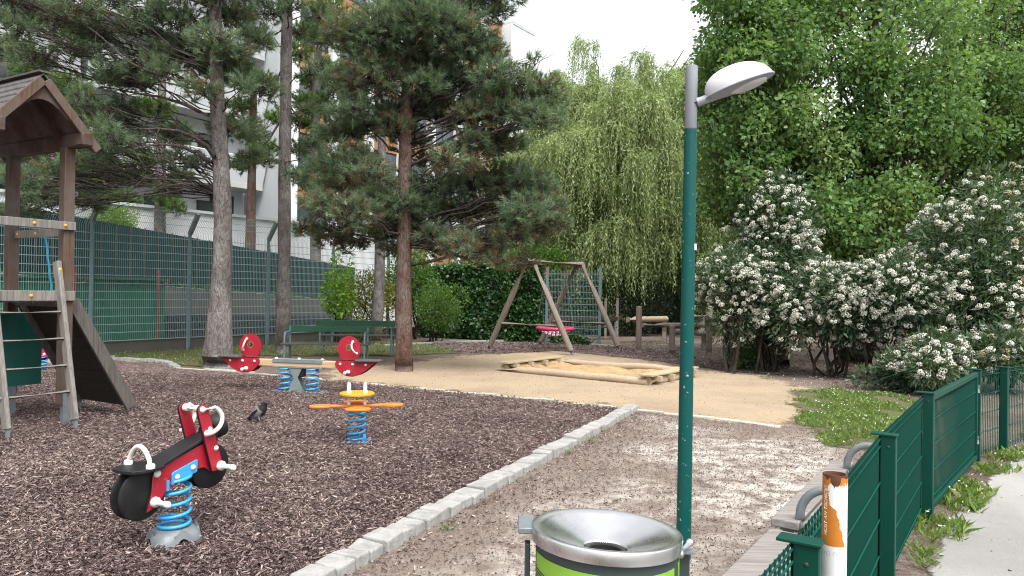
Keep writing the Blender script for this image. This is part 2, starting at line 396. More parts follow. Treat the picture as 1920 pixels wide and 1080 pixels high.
# ---------------------------------------------------------------- trees
def make_tree(name, label, cat, trunk, radii, clumps, mode, barkm, leafm, group=None, dens=1.0, limbs=True, limb_r=.045, branches=(), leaf=.09, wr=.75, brown=0.0, tbias=0.0, per=26, zmin=None, needle_w=.008, needle_l=.13, tw=6):
    """trunk: points (world) from the ground up; clumps: (world centre, radius, [brown share])"""
    base = trunk[0].copy(); t = thing(name, base, label, cat, 0, group)
    tr = refine([p - base for p in trunk], 5); rad = np.interp(np.linspace(0, 1, len(tr)), np.linspace(0, 1, len(radii)), radii)
    tm = MB(); tm.tube(tr, list(rad), 18, 0, jitter=.10); mb = MB()
    lo = zmin if zmin is not None else tr[0].z
    for br in branches:                                   # limbs the photo shows clearly
        pts = refine([Vector(p) - base for p in br[0]], 3); k = len(pts)
        for q in pts[1:-1]: q += Vector(rng.normal(size=3)) * .015
        mb.tube(pts, [br[1] * (1 - .75 * i / (k - 1)) for i in range(k)], 7)
        for i in range(k // 3, k):                        # bare side twigs
            for _ in range(2):
                e = pts[i] + Vector(rng.normal(size=3)) * .28 + Vector((0, 0, .05))
                mb.tube(curve_pts(pts[i], e, .05, 4, .06), [.009, .007, .005, .003], 4, cap=False)
    Vs, Fs, Ts, off = [], [], [], 0
    for cl in clumps:
        c = np.array(cl[0]) - np.array(base); r = cl[1]; bs = cl[2] if len(cl) > 2 else brown
        if bs < .15: bs = bs * 3.2 if rng.uniform() < .3 else .01
        cv = Vector(c); st = None
        if limbs:
            hd = math.hypot(c[0] - interp(tr, c[2]).x, c[1] - interp(tr, c[2]).y)
            z0 = min(max(c[2] - (hd * .35 if mode == 'pine' else hd * 1.1) , lo), tr[-1].z - .1)
            st = interp(tr, z0); lr = limb_r * min(1.3, .45 + r * .6)
            pts = curve_pts(st, cv, hd * (.10 if mode == 'pine' else -.12), 7, .03)
            mb.tube(pts, [lr * (1 - .12 * i) for i in range(7)], 6, cap=False)
        if mode == 'pine':
            n = max(6, int(95 * dens * r * r / .36)); p = unit(rng.normal(size=(n, 3)) * [1, 1, .75])
            p = c + p * r * (rng.uniform(.15, 1.0, (n, 1)) ** .55) * [1, 1, .72]
            A = unit((p - c) / r + np.array([0, 0, .55]) + rng.normal(size=(n, 3)) * .35)
            V, F = needle_geo(p, A, rng.uniform(.75, 1.15, n) * needle_l, needle_w, per, 1.15)
            tt = rng.uniform(0, .80, n) * .9 + rng.normal() * .06 + tbias
            isb = rng.uniform(size=n) < bs; tt[isb] = rng.uniform(.84, 1, isb.sum())
            Ts.append(np.repeat(np.clip(tt, 0, 1), per)); 
            for q in p[:int(n * .55)]:
                s0 = cv + Vector(rng.normal(size=3)) * r * .18
                if st is not None and rng.uniform() < .35: s0 = st.lerp(cv, rng.uniform(.55, .95))
                mb.tube(curve_pts(s0, Vector(q), r * .08, 4, .05), [.011, .009, .007, .004], 4, cap=False)
        else:
            n = max(20, int(520 * dens * r * r / .5)); p = unit(rng.normal(size=(n, 3)))
            p = c + p * r * (rng.uniform(0, 1, (n, 1)) ** .42) * [1, 1, .95]
            p += rng.normal(size=(n, 3)) * r * .10
            A = unit((p - c) / r * .7 + rng.normal(size=(n, 3)) * .6 + np.array([0, 0, -.35]))
            V, F = leaf_geo(p, A, leaf * rng.uniform(.6, 1.2, n), wr)
            Ts.append(np.clip(rng.beta(2, 2, n) + rng.normal() * .19 + tbias, 0, 1))
            for q in p[:tw]:
                mb.tube(curve_pts(cv, Vector(q), r * .05, 4, .05), [.014, .011, .008, .004], 4, cap=False)
        Vs.append(V); Fs.append(F + off); off += len(V)
    tm.add(mb.v, mb.f, 1); tm.build('trunk', [barkm, 'bark_limb'], t, 60)
    np_mesh('crown', np.concatenate(Vs), np.concatenate(Fs), leafm, t, np.concatenate(Ts))
    return t
def px_clumps(lst, dist, spread, scale=1.0, brown=None):
    out = []
    for q in lst:
        px, py, r = q[:3]; d = dist + rng.uniform(-spread, spread)
        out.append((D(px, py, d), r * d / FP * scale) + ((q[3],) if len(q) > 3 else ((brown,) if brown is not None else ())))
    return out
def fill_clumps(x0, x1, y0, y1, r0, r1, n, dist, spread, keep=None):
    """n leaf clumps spread over a crown's width, height and depth; keep(px, py) shapes its outline"""
    out = []; g = 0
    while len(out) < n and g < n * 30:
        g += 1; px = rng.uniform(x0, x1); py = rng.uniform(y0, y1)
        if keep and not keep(px, py): continue
        d = dist + rng.uniform(-spread, spread); out.append((D(px, py, d), rng.uniform(r0, r1)))
    return out
def bush(name, label, cat, c, rad, n, leafm, leaf=.09, wr=.5, group=None, stems=6, stemm='bark_dark', upright=.2, tbias=0., lumps=9, zoff=0.):
    """shrub: stems from the ground and leaves in uneven lumps"""
    c = Vector(c); t = thing(name, (c.x, c.y, zoff), label, cat, 0, group); rad = np.array(rad)
    cz = c.z - zoff; L = []
    for i in range(lumps):
        p = rdir(1)[0] * rng.uniform(.35, .75); p[2] = abs(p[2]) * 1.1 - .35 if rng.uniform() < .8 else p[2]
        L.append((p * rad + [0, 0, cz], rng.uniform(.38, .62)))
    L.append((np.array([0, 0, cz]), .7)); ps = []; axs = []; ti = []
    wts = np.array([q[1] ** 2 for q in L]); wts /= wts.sum()
    for (lc, lr), wq in zip(L, wts):
        k = int(n * wq); u = rdir(k); p = lc + u * lr * rad * (rng.uniform(.2, 1, (k, 1)) ** .4) + rng.normal(size=(k, 3)) * .03
        ps.append(p); axs.append(unit(u + rng.normal(size=(k, 3)) * .6 + [0, 0, upright])); ti.append(rng.beta(2, 2, k) + rng.normal() * .12 + tbias)
    p = np.concatenate(ps); A = np.concatenate(axs); tint = np.clip(np.concatenate(ti), 0, 1); ok = p[:, 2] > .03
    V, F = leaf_geo(p[ok], A[ok], leaf * rng.uniform(.6, 1.25, ok.sum()), wr)
    mb = MB()
    for i in range(stems):
        lc = L[i % len(L)][0]; a = Vector((rng.normal() * .12 * rad[0], rng.normal() * .12 * rad[1], -.02))
        mb.tube(curve_pts(a, Vector(lc), .1, 6, .04), [.035, .03, .026, .02, .014, .008], 6, cap=False)
    mb.build('stem', stemm, t, 60); np_mesh('foliage', V, F, leafm, t, tint[ok])
    return t, L, rad
# ---------------------------------------------------------------- ground and its zones
def poly_sdf(P, poly):
    poly = np.array([(p[0], p[1]) for p in poly]); d = np.full(len(P), 1e9); inside = np.zeros(len(P), bool)
    for i in range(len(poly)):
        a = poly[i]; b = poly[(i + 1) % len(poly)]; e = b - a; q = P - a
        t = np.clip((q @ e) / (e @ e), 0, 1); d = np.minimum(d, np.linalg.norm(q - t[:, None] * e, axis=1))
        c = ((a[1] > P[:, 1]) != (b[1] > P[:, 1])) & (P[:, 0] < (b[0] - a[0]) * (P[:, 1] - a[1]) / (b[1] - a[1] + 1e-12) + a[0])
        inside ^= c
    return np.where(inside, d, -d)
def sheet(name, poly, z, mat, res=.2, margin=.7, kind='structure'):
    xs = [p[0] for p in poly]; ys = [p[1] for p in poly]
    X, Y = np.meshgrid(np.arange(min(xs) - margin, max(xs) + margin, res), np.arange(min(ys) - margin, max(ys) + margin, res))
    sh = X.shape; P = np.stack([X.ravel(), Y.ravel()], 1); s = poly_sdf(P, poly)
    idx = np.arange(len(P)).reshape(sh); F = np.stack([idx[:-1, :-1], idx[:-1, 1:], idx[1:, 1:], idx[1:, :-1]], -1).reshape(-1, 4)
    F = F[(s[F] > -margin).any(1)]; used = np.unique(F); mp = np.zeros(len(P), int); mp[used] = np.arange(len(used))
    o = np_mesh(name, np.column_stack([P[used], np.full(len(used), z)]), mp[F], mat)
    a = o.data.attributes.new('edge', 'FLOAT', 'POINT'); a.data.foreach_set('value', s[used].astype(np.float32))
    tag(o, kind=kind); return o
def ground_mat(name, build, edge=None):
    """build(t) -> colour, height ; edge = (noise scale, raggedness) gives a sheet a ragged rim"""
    m, t, b = newmat(name); cl, h = build(t)
    t.links.new(cl, b.inputs['Base Color']); b.inputs['Roughness'].default_value = .95; b.inputs['Specular IOR Level'].default_value = .12
    bump(t, b, h, .7, .02)
    if edge:
        a = N(t, 'Attribute'); a.attribute_name = 'edge'
        v = coords(t); n = noise_tex(t, v, edge[0], 8, .75)
        x = math_n(t, 'ADD', math_n(t, 'MULTIPLY', a.outputs['Fac'], 1 / edge[1]), math_n(t, 'MULTIPLY', math_n(t, 'SUBTRACT', n, .5), 4.0))
        x = math_n(t, 'ADD', math_n(t, 'MULTIPLY', x, 2.2), .5, True); t.links.new(x, b.inputs['Alpha'])
    return m
def soil_pale(t):
    v = coords(t); n = noise_tex(t, v, .55, 6, .6); n2 = noise_tex(t, v, 28, 6, .7); n3 = noise_tex(t, v, 5, 6, .7)
    c = ramp(t, n, [(.36, (.20, .165, .14)), (.48, (.39, .355, .315)), (.6, (.50, .475, .43))])
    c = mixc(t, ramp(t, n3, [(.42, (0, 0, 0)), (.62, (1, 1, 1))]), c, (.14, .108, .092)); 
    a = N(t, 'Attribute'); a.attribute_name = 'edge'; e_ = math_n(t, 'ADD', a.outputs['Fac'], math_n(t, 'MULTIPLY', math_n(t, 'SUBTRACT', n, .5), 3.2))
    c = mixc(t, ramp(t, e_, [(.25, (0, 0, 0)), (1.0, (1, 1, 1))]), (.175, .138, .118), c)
    return mixc(t, .6, c, mixc(t, ramp(t, n2, [(.35, (.25, .25, .25)), (.6, (1, 1, 1))]), (.10, .075, .06), c)), n2
def sand(t):
    v = coords(t); n = noise_tex(t, v, .7, 6, .6); n2 = noise_tex(t, v, 40, 5, .7); n3 = noise_tex(t, v, 7, 6, .7)
    c = ramp(t, n, [(.35, (.26, .205, .145)), (.55, (.335, .27, .19)), (.7, (.36, .275, .165))])
    c = mixc(t, math_n(t, 'MULTIPLY', ramp(t, n3, [(.52, (0, 0, 0)), (.66, (1, 1, 1))]), .4), c, (.26, .19, .13))
    n4 = noise_tex(t, v, 15, 6, .75, .6); c = mixc(t, math_n(t, 'MULTIPLY', ramp(t, n4, [(.5, (0, 0, 0)), (.68, (1, 1, 1))]), .55), c, (.20, .155, .115)); c = mixc(t, math_n(t, 'MULTIPLY', ramp(t, n4, [(.3, (1, 1, 1)), (.42, (0, 0, 0))]), .4), c, (.42, .35, .26))
    return mixc(t, .35, c, mixc(t, n2, (.25, .18, .11), c)), math_n(t, 'ADD', n2, math_n(t, 'MULTIPLY', n3, 1.5))
def sand_deep(t):
    c, h = sand(t); n = noise_tex(t, coords(t), 3.2, 8, .7)
    return mixc(t, ramp(t, n, [(.40, (0, 0, 0)), (.62, (1, 1, 1))]), (.40, .27, .13), mixc(t, .5, c, (.20, .135, .07))), math_n(t, 'ADD', h, math_n(t, 'MULTIPLY', n, 3.0))
def earth(t):
    v = coords(t); n = noise_tex(t, v, .5, 7, .65); n2 = noise_tex(t, v, 30, 6, .7)
    c = ramp(t, n, [(.35, (.10, .078, .064)), (.55, (.145, .115, .095)), (.68, (.19, .155, .13))])
    return mixc(t, .5, c, mixc(t, ramp(t, n2, [(.35, (.3, .3, .3)), (.6, (1, 1, 1))]), (.07, .05, .04), c)), n2
def mulch(t):
    v = coords(t, (1, 1, 1)); vo = N(t, 'TexVoronoi'); vo.inputs['Scale'].default_value = 42; vo.inputs['Randomness'].default_value = 1
    nz = N(t, 'TexNoise'); nz.inputs['Scale'].default_value = 9; t.links.new(v, nz.inputs['Vector'])
    t.links.new(mixc(t, .12, v, nz.outputs['Color']), vo.inputs['Vector'])
    sp = N(t, 'SeparateColor'); t.links.new(vo.outputs['Color'], sp.inputs[0])
    c = ramp(t, sp.outputs[0], [(0, (.03, .021, .021)), (.45, (.085, .06, .058)), (.8, (.17, .125, .118)), (.95, (.24, .18, .16)), (1, (.36, .28, .24))])
    return c, vo.outputs['Distance']
def grassbase(t):
    v = coords(t); n = noise_tex(t, v, 1.2, 7, .7); n2 = noise_tex(t, v, 25, 5, .7)
    c = ramp(t, n, [(.40, (.125, .10, .075)), (.55, (.10, .11, .045)), (.7, (.09, .14, .032))])
    return mixc(t, .5, c, mixc(t, n2, (.03, .035, .012), c)), n2
def paved(t):
    v = coords(t); n = noise_tex(t, v, .7, 6, .6); n2 = noise_tex(t, v, 70, 5, .75); n3 = noise_tex(t, v, 4, 6, .75)
    c = ramp(t, n, [(.35, (.25, .243, .233)), (.65, (.335, .327, .313))])
    c = mixc(t, math_n(t, 'MULTIPLY', ramp(t, n3, [(.55, (0, 0, 0)), (.7, (1, 1, 1))]), .35), c, (.28, .255, .22))
    return mixc(t, .35, c, mixc(t, ramp(t, n2, [(.35, (.4, .4, .4)), (.6, (1, 1, 1))]), (.15, .14, .125), c)), n2
M['earth'] = ground_mat('trodden_earth', earth)
M['soil'] = ground_mat('pale_dusty_soil', soil_pale, (3, .35)); M['sand'] = ground_mat('yellow_sand', sand, (1.9, .8))
M['sand_pit'] = ground_mat('sandbox_sand', sand_deep)
M['mulch'] = ground_mat('bark_mulch', mulch, (4, .12)); M['grassbase'] = ground_mat('turf_soil', grassbase, (2.5, .3)); M['paved'] = ground_mat('gritty_path', paved, (5, .06))

gb = MB(); gb.add([(-300, -60, 0), (300, -60, 0), (300, 500, 0), (-300, 500, 0)], [(0, 1, 2, 3)])
tag(gb.build('ground', 'earth', smooth=0), kind='structure')
MULCH = [G(1183, 769), G(900, 742), G(600, 714), G(450, 699), G(330, 691), G(208, 676), (-12.5, 12.2), (-16, 10), (-16, -1), (-3.3, -1), (-2.87, .35), G(622, 1079)]
soil_poly = [(-2.6, .4), G(640, 1076), G(1190, 772), G(1330, 790), G(1560, 806), (4.6, 9.5), (3.4, 6.2), (2.0, 4.0), (.3, 1.2), (-1, -.5)]
SAND = [G(1188, 769), G(900, 742), G(640, 715), G(600, 700), G(640, 688), G(740, 682), G(870, 668), G(930, 664), G(1060, 657), G(1180, 668), G(1290, 690), G(1400, 702), G(1510, 722), G(1520, 760), G(1490, 800), G(1440, 806), G(1330, 790)]
SWING = [G(800, 646), G(1000, 641), G(1160, 652), G(1290, 668), G(1420, 690), G(1500, 705), G(1380, 698), G(1240, 678), G(1040, 658), G(930, 664), G(820, 657)]
sheet('sand', SAND, .004, 'sand', .15)
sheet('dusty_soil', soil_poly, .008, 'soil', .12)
sheet('mulch_bed', MULCH, .012, 'mulch', .12, .25)
sheet('mulch_bed', SWING, .012, 'mulch', .15, .4)
GRASS_R = [G(1500, 735), G(1560, 728), G(1660, 742), G(1725, 760), G(1700, 800), G(1640, 848), G(1570, 838), G(1520, 800), G(1490, 765)]
GRASS_L = [G(205, 672), G(390, 690), G(440, 668), G(560, 668), G(700, 668), G(760, 668), G(860, 662), G(830, 650), G(720, 640), G(600, 632), G(350, 645), G(150, 655)]
GRASS_F = [G(1090, 600), G(1180, 617), G(1330, 622), G(1430, 625), G(1430, 596), G(1300, 592), G(1120, 593)]
sheet('turf', GRASS_R, .016, 'grassbase', .1, .4)
sheet('turf', GRASS_L, .016, 'grassbase', .2, .5)
sheet('turf', GRASS_F, .016, 'grassbase', .4, .8)
PATH = [G(1745, 1079), G(1780, 985), G(1850, 908), G(1905, 868), G(2020, 800), (8.6, 9.6), (12, 12), (16, 10), (12, 2), (4, -2), (.9, -.5), (1.4, 1.6)]
sheet('path', PATH, .020, 'paved', .12, .2)
FARPATH = [G(1340, 604), G(1400, 607), G(1470, 606), G(1398, 584), G(1372, 583)]
sheet('far_path', FARPATH, .020, 'paved', .3, .3)

# loose bark chips: thousands of little slivers lying on the beds
def in_poly(P, poly): return poly_sdf(P, poly)
def chips(name, pts, Lr, mat, label, tb=0., zr=.03):
    n = len(pts); L = rng.uniform(*Lr, n) * rng.uniform(.6, 1.3, n); wd = L * rng.uniform(.14, .34, n); th = rng.uniform(.004, .010, n)
    ya = rng.uniform(0, 2 * np.pi, n); pi_ = rng.normal(size=n) * .28; ro = rng.normal(size=n) * .5
    d = np.stack([np.cos(ya) * np.cos(pi_), np.sin(ya) * np.cos(pi_), np.sin(pi_)], 1)
    s = unit(np.stack([-np.sin(ya), np.cos(ya), ro], 1)); u = np.cross(d, s)
    c = np.column_stack([pts, .017 + rng.uniform(0, 1, n) ** 2 * zr + np.abs(np.sin(pi_)) * L * .3])
    hl = (L / 2)[:, None]; hw = (wd / 2)[:, None]; ht = th[:, None]
    e0 = rng.uniform(.3, 1, (n, 1)); e1 = rng.uniform(.2, 1, (n, 1)); bend = u * hl * rng.uniform(-.15, .25, (n, 1))
    V = np.stack([c - d * hl - s * hw * e0, c - d * hl + s * hw * e0, c + d * hl + s * hw * e1, c + d * hl - s * hw * e1,
                  c - d * hl - s * hw * e0 + u * ht, c - d * hl + s * hw * e0 + u * ht, c + d * hl + s * hw * e1 + u * ht + bend, c + d * hl - s * hw * e1 + u * ht + bend], 1).reshape(-1, 3)
    b = (np.arange(n) * 8)[:, None, None]; q = np.array([[4, 7, 6, 5], [0, 1, 5, 4], [1, 2, 6, 5], [2, 3, 7, 6], [3, 0, 4, 7]])[:, ::-1]
    F = (b + q[None]).reshape(-1, 4); nz = np.array([mnoise.noise(Vector((p[0] * .8, p[1] * .8, 7))) + .6 * mnoise.noise(Vector((p[0] * 2.3, p[1] * 2.3, 3))) for p in pts]); c[:, 2] += zr * .7 * np.clip(nz, -.3, 1) + (.004 if zr > .01 else 0)
    t = np.repeat(np.clip(rng.beta(1.25, 1.9, n) + tb + .16 * nz, 0, 1), 5)
    o = np_mesh(name, V, F, mat, None, t); return tag(o, label, 'bark chips', kind='stuff')
def scatter(n, poly, dmin, dmax, fn=None, lat=.76, inside=0.):
    y = np.sqrt(rng.uniform(dmin ** 2, dmax ** 2, n)); x = rng.uniform(-lat, lat, n) * y; P = np.column_stack([x, y])
    ok = poly_sdf(P, poly) > inside if poly is not None else np.ones(n, bool)
    if fn is not None: ok &= rng.uniform(size=n) < fn(P)
    return P[ok]
P1 = np.concatenate([scatter(130000, MULCH, 3.6, 7.5, inside=.03), scatter(110000, MULCH, 7.5, 14, inside=.02)])
chips('bark_chips', P1, (.019, .048), 'chips', 'purplish brown bark chips covering the play bed around the spring riders')
P2 = scatter(16000, SWING, 17, 25, inside=-.1); chips('bark_chips', P2, (.05, .10), 'chips', 'dark bark chips on the ground under the nest swing')
KA = np.array(G(622, 1079))[:2]; KB = np.array(G(1185, 770))[:2]; kd = (KB - KA) / np.linalg.norm(KB - KA); kn = np.array([kd[1], -kd[0]])
def near_kerb(P):
    s = (P - KA) @ kn; n_ = np.array([mnoise.noise(Vector((p[0] * .9, p[1] * .9, 3))) for p in P])
    return np.clip(np.exp(-np.maximum(s - .15, 0) / .55) * .8 + .07 * np.clip(n_ * 2.2, 0, 1), 0, 1) * (s > .16)
P3 = scatter(60000, soil_poly, 2.6, 11, near_kerb); chips('bark_chips', P3, (.011, .034), 'chips', 'scattered bark chips kicked over the kerb onto the pale soil', .14, .006)
Pz = np.concatenate([scatter(90000, [(-3, 2), G(1190, 772), G(1330, 790), G(1520, 806), (4.4, 9), (2.4, 4.5), (.5, 2)], 3, 12), scatter(6000, SAND, 9, 19)]); chips('dry_litter', Pz, (.004, .015), 'chips_pale', 'tiny dry twigs and chips strewn over the pale soil', .05, .002)['category'] = 'plant litter'
Pp = scatter(1500, PATH, 3, 11, None, .9, .1); chips('dry_litter', Pp, (.008, .03), 'chips_pale', 'stray twigs and grit lying on the pale path', -.1, .002)['category'] = 'plant litter'
BACK = [G(1150, 652), G(1290, 668), G(1500, 700), G(1600, 740), (9, 14), (8, 25), (2.5, 26)]
Pb = scatter(16000, BACK, 12, 26); chips('bark_chips', Pb, (.04, .09), 'chips', 'brown bark litter around the log trail and under the viburnums', .08, .006)

# kerbs: rows of rough granite setts
def kerb(name, a, b, width, height, ln, mat, top=.0, jit=.012):
    a = Vector((a[0], a[1], 0)); b = Vector((b[0], b[1], 0)); d = (b - a); total = d.length; d.normalize(); s = Vector((d.y, -d.x, 0)); mb = MB(); x = 0
    while x < total:
        l = min(ln * rng.uniform(.75, 1.3), total - x + .01); gap = .004
        h = height + rng.normal() * jit * .6; o = rng.normal() * jit * .3; wv = width + rng.normal() * jit * .3
        c = a + d * (x + l / 2) + s * o
        e = lambda: rng.normal() * .006
        V = []
        for (i, j) in ((-1, -1), (1, -1), (1, 1), (-1, 1)):
            V.append(c + d * (i * (l / 2 - gap)) + s * (j * wv / 2) + Vector((0, 0, -.1)))
        for (i, j) in ((-1, -1), (1, -1), (1, 1), (-1, 1)):
            V.append(c + d * (i * (l / 2 - gap - .006) + e()) + s * (j * (wv / 2 - .008) + e()) + Vector((0, 0, h + e())))
        mb.add(V, [(0, 3, 2, 1), (4, 5, 6, 7), (0, 1, 5, 4), (1, 2, 6, 5), (2, 3, 7, 6), (3, 0, 4, 7)]); x += l
    o = mb.build(name, mat, None, 0, .012); return tag(o, kind='structure')
ka = KA - kd * 3.5
kerb('kerb', ka, KB + kd * .1, .20, .085, .19, 'stone')
pl = [G(1180, 769.5), G(900, 742), G(600, 714), G(450, 699), G(332, 691)]
for q in zip(pl[::-1], pl[::-1][1:]): kerb('flush_kerb', q[0], q[1], .11, .035, .32, 'stone_flush')
kerb('flush_kerb', G(1186, 770), G(1340, 786), .10, .028, .4, 'stone_flush'); kerb('flush_kerb', G(1340, 786), G(1462, 803), .10, .022, .45, 'stone_flush')
for q in ((G(332, 691), G(306, 681)), (G(306, 681), G(205, 674)), (G(205, 674), (-13, 12.7))): kerb('kerb', q[0], q[1], .16, .07, .22, 'stone')
kerb('flush_kerb', G(720, 650), G(850, 642), .10, .06, 1.0, 'stone'); kerb('flush_kerb', G(850, 642), G(1000, 639), .10, .05, 1.0, 'stone'); kerb('flush_kerb', G(1000, 639), G(1150, 650), .10, .05, 1.0, 'stone')

# grass: blades nobody could count
def grass(name, poly, n, dmin, dmax, h, wd, label, lat=.8, thin=1.0, flowers=0, cat='grass', ragged=.35):
    P = scatter(n, poly, dmin, dmax, None, lat, -.15)
    nz = np.array([mnoise.noise(Vector((p[0] * 1.7, p[1] * 1.7, 1))) for p in P]); s = poly_sdf(P, poly)
    ok = (s / ragged + nz * 2.2 + thin * .5) > 0.25; P = P[ok]; nz = nz[ok]; k = len(P)
    L = h * rng.uniform(.4, 1.15, k) * (1 + .5 * nz); A = unit(np.column_stack([rng.normal(size=(k, 2)) * .55, np.ones(k)]))
    B = unit(np.cross(A, rdir(k))) * (wd / 2); C = np.column_stack([P, np.full(k, .014)]); lean = np.column_stack([rng.normal(size=(k, 2)) * .3, np.zeros(k)]) * L[:, None]
    V = np.stack([C - B, C + B, C + A * L[:, None] * .6 + B * .7, C + A * L[:, None] + lean], 1).reshape(-1, 3); F = np.arange(k * 4).reshape(-1, 4)
    o = np_mesh(name, V, F, 'grass', None, np.clip(rng.beta(2, 2, k) + nz * .25, 0, 1)); tag(o, label, cat, kind='stuff')
    if flowers:
        i = rng.choice(k, flowers); c = C[i] + np.column_stack([rng.normal(size=(flowers, 2)) * .03, L[i] * rng.uniform(.8, 1.2, flowers)])
        Vs = []; 
        for s_ in range(3):
            A2 = unit(rdir(flowers) + [0, 0, .6]); v, f = leaf_geo(c, A2, rng.uniform(.009, .017, flowers), .9); Vs.append(v)
        V = np.concatenate(Vs); fl = np_mesh('clover_flowers', V, np.arange(len(V)).reshape(-1, 4), 'clover_white', None, rng.uniform(size=len(V) // 4)); tag(fl, 'tiny white flowers dotted over ' + label.split(' ', 1)[1], 'flowers', kind='stuff')
grass('grass', GRASS_R, 190000, 6, 14, .06, .006, 'bright green lawn patch with white clover beside the gate', flowers=200, lat=.7, thin=.5, ragged=.5)
grass('grass', GRASS_L, 30000, 13.5, 24, .08, .012, 'thin grass strip under the pines along the tall fence', flowers=160, thin=.0)
grass('grass', GRASS_F, 26000, 22, 48, .14, .03, 'distant lawn behind the log trail')
VERGE = [G(1690, 1079), G(1735, 985), G(1800, 925), G(1850, 885), G(1915, 845), G(1985, 800), G(1960, 830), G(1890, 872), G(1820, 935), G(1775, 985), G(1752, 1030), G(1742, 1079)]
grass('grass', VERGE, 90000, 3.4, 10, .09, .008, 'weedy grass verge between green mesh fence and gritty path', flowers=60, lat=.9)

# broad-leaved weeds at the foot of the fence
def weed(c, r, n, label, g='weeds along the foot of the green fence'):
    t = thing('weed', c, label, 'weed', 0, g); a = rng.uniform(0, 2 * np.pi, n); A = unit(np.column_stack([np.cos(a), np.sin(a), rng.uniform(.25, 1.5, n)]))
    C = np.column_stack([rng.normal(size=(n, 2)) * r * .35, np.full(n, .01)]) + A * r * rng.uniform(.1, .8, (n, 1)); V, F = leaf_geo(C, A, r * rng.uniform(.3, .7, n), .26)
    np_mesh('leaves', V, F, 'grass', t, rng.beta(2.4, 2, n)); mb = MB()
    for i in range(6): mb.tube([(0, 0, 0), tuple(C[i])], [.004, .002], 4)
    mb.build('stem', 'shrub_yellow', t)
for (px, py, r, n, lb) in [(1728, 1045, .17, 150, 'leafy dandelion clump at the foot of the fence, nearest the camera'), (1748, 1015, .15, 110, 'dandelion clump beside the near gate post'), (1735, 1065, .13, 90, 'small weed clump low at the bottom edge beside the path'), (1790, 945, .12, 80, 'weed clump under the middle of the gate'), (1815, 915, .13, 80, 'weed clump under the far half of the gate'), (1838, 880, .14, 90, 'weed clump at the foot of the gate hinge post'), (1890, 862, .13, 80, 'weed clump by the path near the right edge')]:
    weed(G(px, py, .015), r * .55, int(n * .8), lb)
for (px, py, lb) in [(1128, 809, 'tiny grass tuft rooted at the kerb, nearest its far end'), (1110, 832, 'tiny grass tuft rooted beside the middle of the kerb'), (1066, 852, 'bright little weed growing at the kerb foot'), (840, 995, 'small weed at the near end of the kerb')]:
    weed(G(px, py, .01), .06, 26, lb, 'weeds at the foot of the kerb')

# ---------------------------------------------------------------- tall mesh fence on the left and at the back
U = Vector((.565, .825, 0)).normalized(); NR = Vector((U.y, -U.x, 0))        # along the tall fence, and towards the playground
def mesh_panel(a, b, z0, z1, vs_=.05, hs_=.2, wv=.0065, mb=None, kink=None):
    """double-rod mat; kink = vector of the leaning top part"""
    mb = mb or MB(); a = Vector(a); b = Vector(b); d = (b - a); L = d.length; d.normalize(); n = int(L / vs_); nn = Vector((d.y, -d.x, 0))
    for i in range(1, n):
        p = a + d * (i * L / n); mb.box(p + Vector((0, 0, (z0 + z1) / 2)), (wv, wv, z1 - z0), Matrix((d, nn, (0, 0, 1))).transposed())
        if kink: mb.bar(p + Vector((0, 0, z1)), p + Vector((0, 0, z1)) + kink, wv, wv)
    z = z0
    while z < z1 + .01:
        for s in (-1, 1): mb.bar(a + Vector((0, 0, z)) + nn * s * (wv * 1.05), b + Vector((0, 0, z)) + nn * s * (wv * 1.05), .008, .017)
        z += hs_
    if kink:
        for k in (.33, .66, 1.0): mb.bar(a + Vector((0, 0, z1)) + kink * k, b + Vector((0, 0, z1)) + kink * k, .010, .012)
    return mb
F0 = Vector((-10.0, 17.5, 0)); fp = [F0 + U * 2.5 * n for n in range(-1, 4)] + [F0 + U * 2.5 * 4, F0 + U * 11.6]
ft = thing('mesh_fence', F0, 'tall grey-green wire mesh fence with leaning top behind the pines', 'fence'); H1 = 3.12; KK = Vector((.27, -.15, .46)) * 1.05
for i, p in enumerate(fp):
    q = p - F0; h = H1 + (.16 if i < 2 else 0)
    mb = MB(); mb.box(q + Vector((0, 0, h / 2)), (.07, .09, h)); mb.box(q + Vector((.055, -.03, h / 2 - .1)), (.025, .05, h - .4))
    for k in range(9): mb.box(q + Vector((.05, -.06, .5 + k * .3)), (.05, .02, .05))
    po = mb.build('post', 'fence_grey', ft)
    MB().bar(q + Vector((0, 0, h - .04)), q + Vector((0, 0, h)) + KK, .09, .10).build('bracket', 'galv_dark', po)
for a, b in zip(fp, fp[1:]): mesh_panel(a - F0, b - F0, .34, H1, kink=KK).build('mesh_panel', 'fence_wire', ft, 0)
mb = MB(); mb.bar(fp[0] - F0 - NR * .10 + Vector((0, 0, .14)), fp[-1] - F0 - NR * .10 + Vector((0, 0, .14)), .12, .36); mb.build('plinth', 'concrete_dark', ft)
f2 = [F0 + U * 11.6 + Vector((.08, -.08, 0)), Vector((-1.33, 25.6, 0)), Vector((1.17, 24.6, 0)), Vector((2.86, 23.9, 0))]
gt = thing('mesh_fence', f2[1], 'grey wire mesh fence panels behind the nest swing', 'fence')
for i, p in enumerate(f2[1:]):
    MB().box(p - f2[1] + Vector((0, 0, 1.25)), (.09, .09, 2.5)).box(p - f2[1] + Vector((0, 0, 2.515)), (.1, .1, .03)).build('post', 'fence_grey', gt)
for a, b in zip(f2, f2[1:]): mesh_panel(a - f2[1], b - f2[1], .1, 2.42).build('mesh_panel', 'fence_wire', gt, 0)

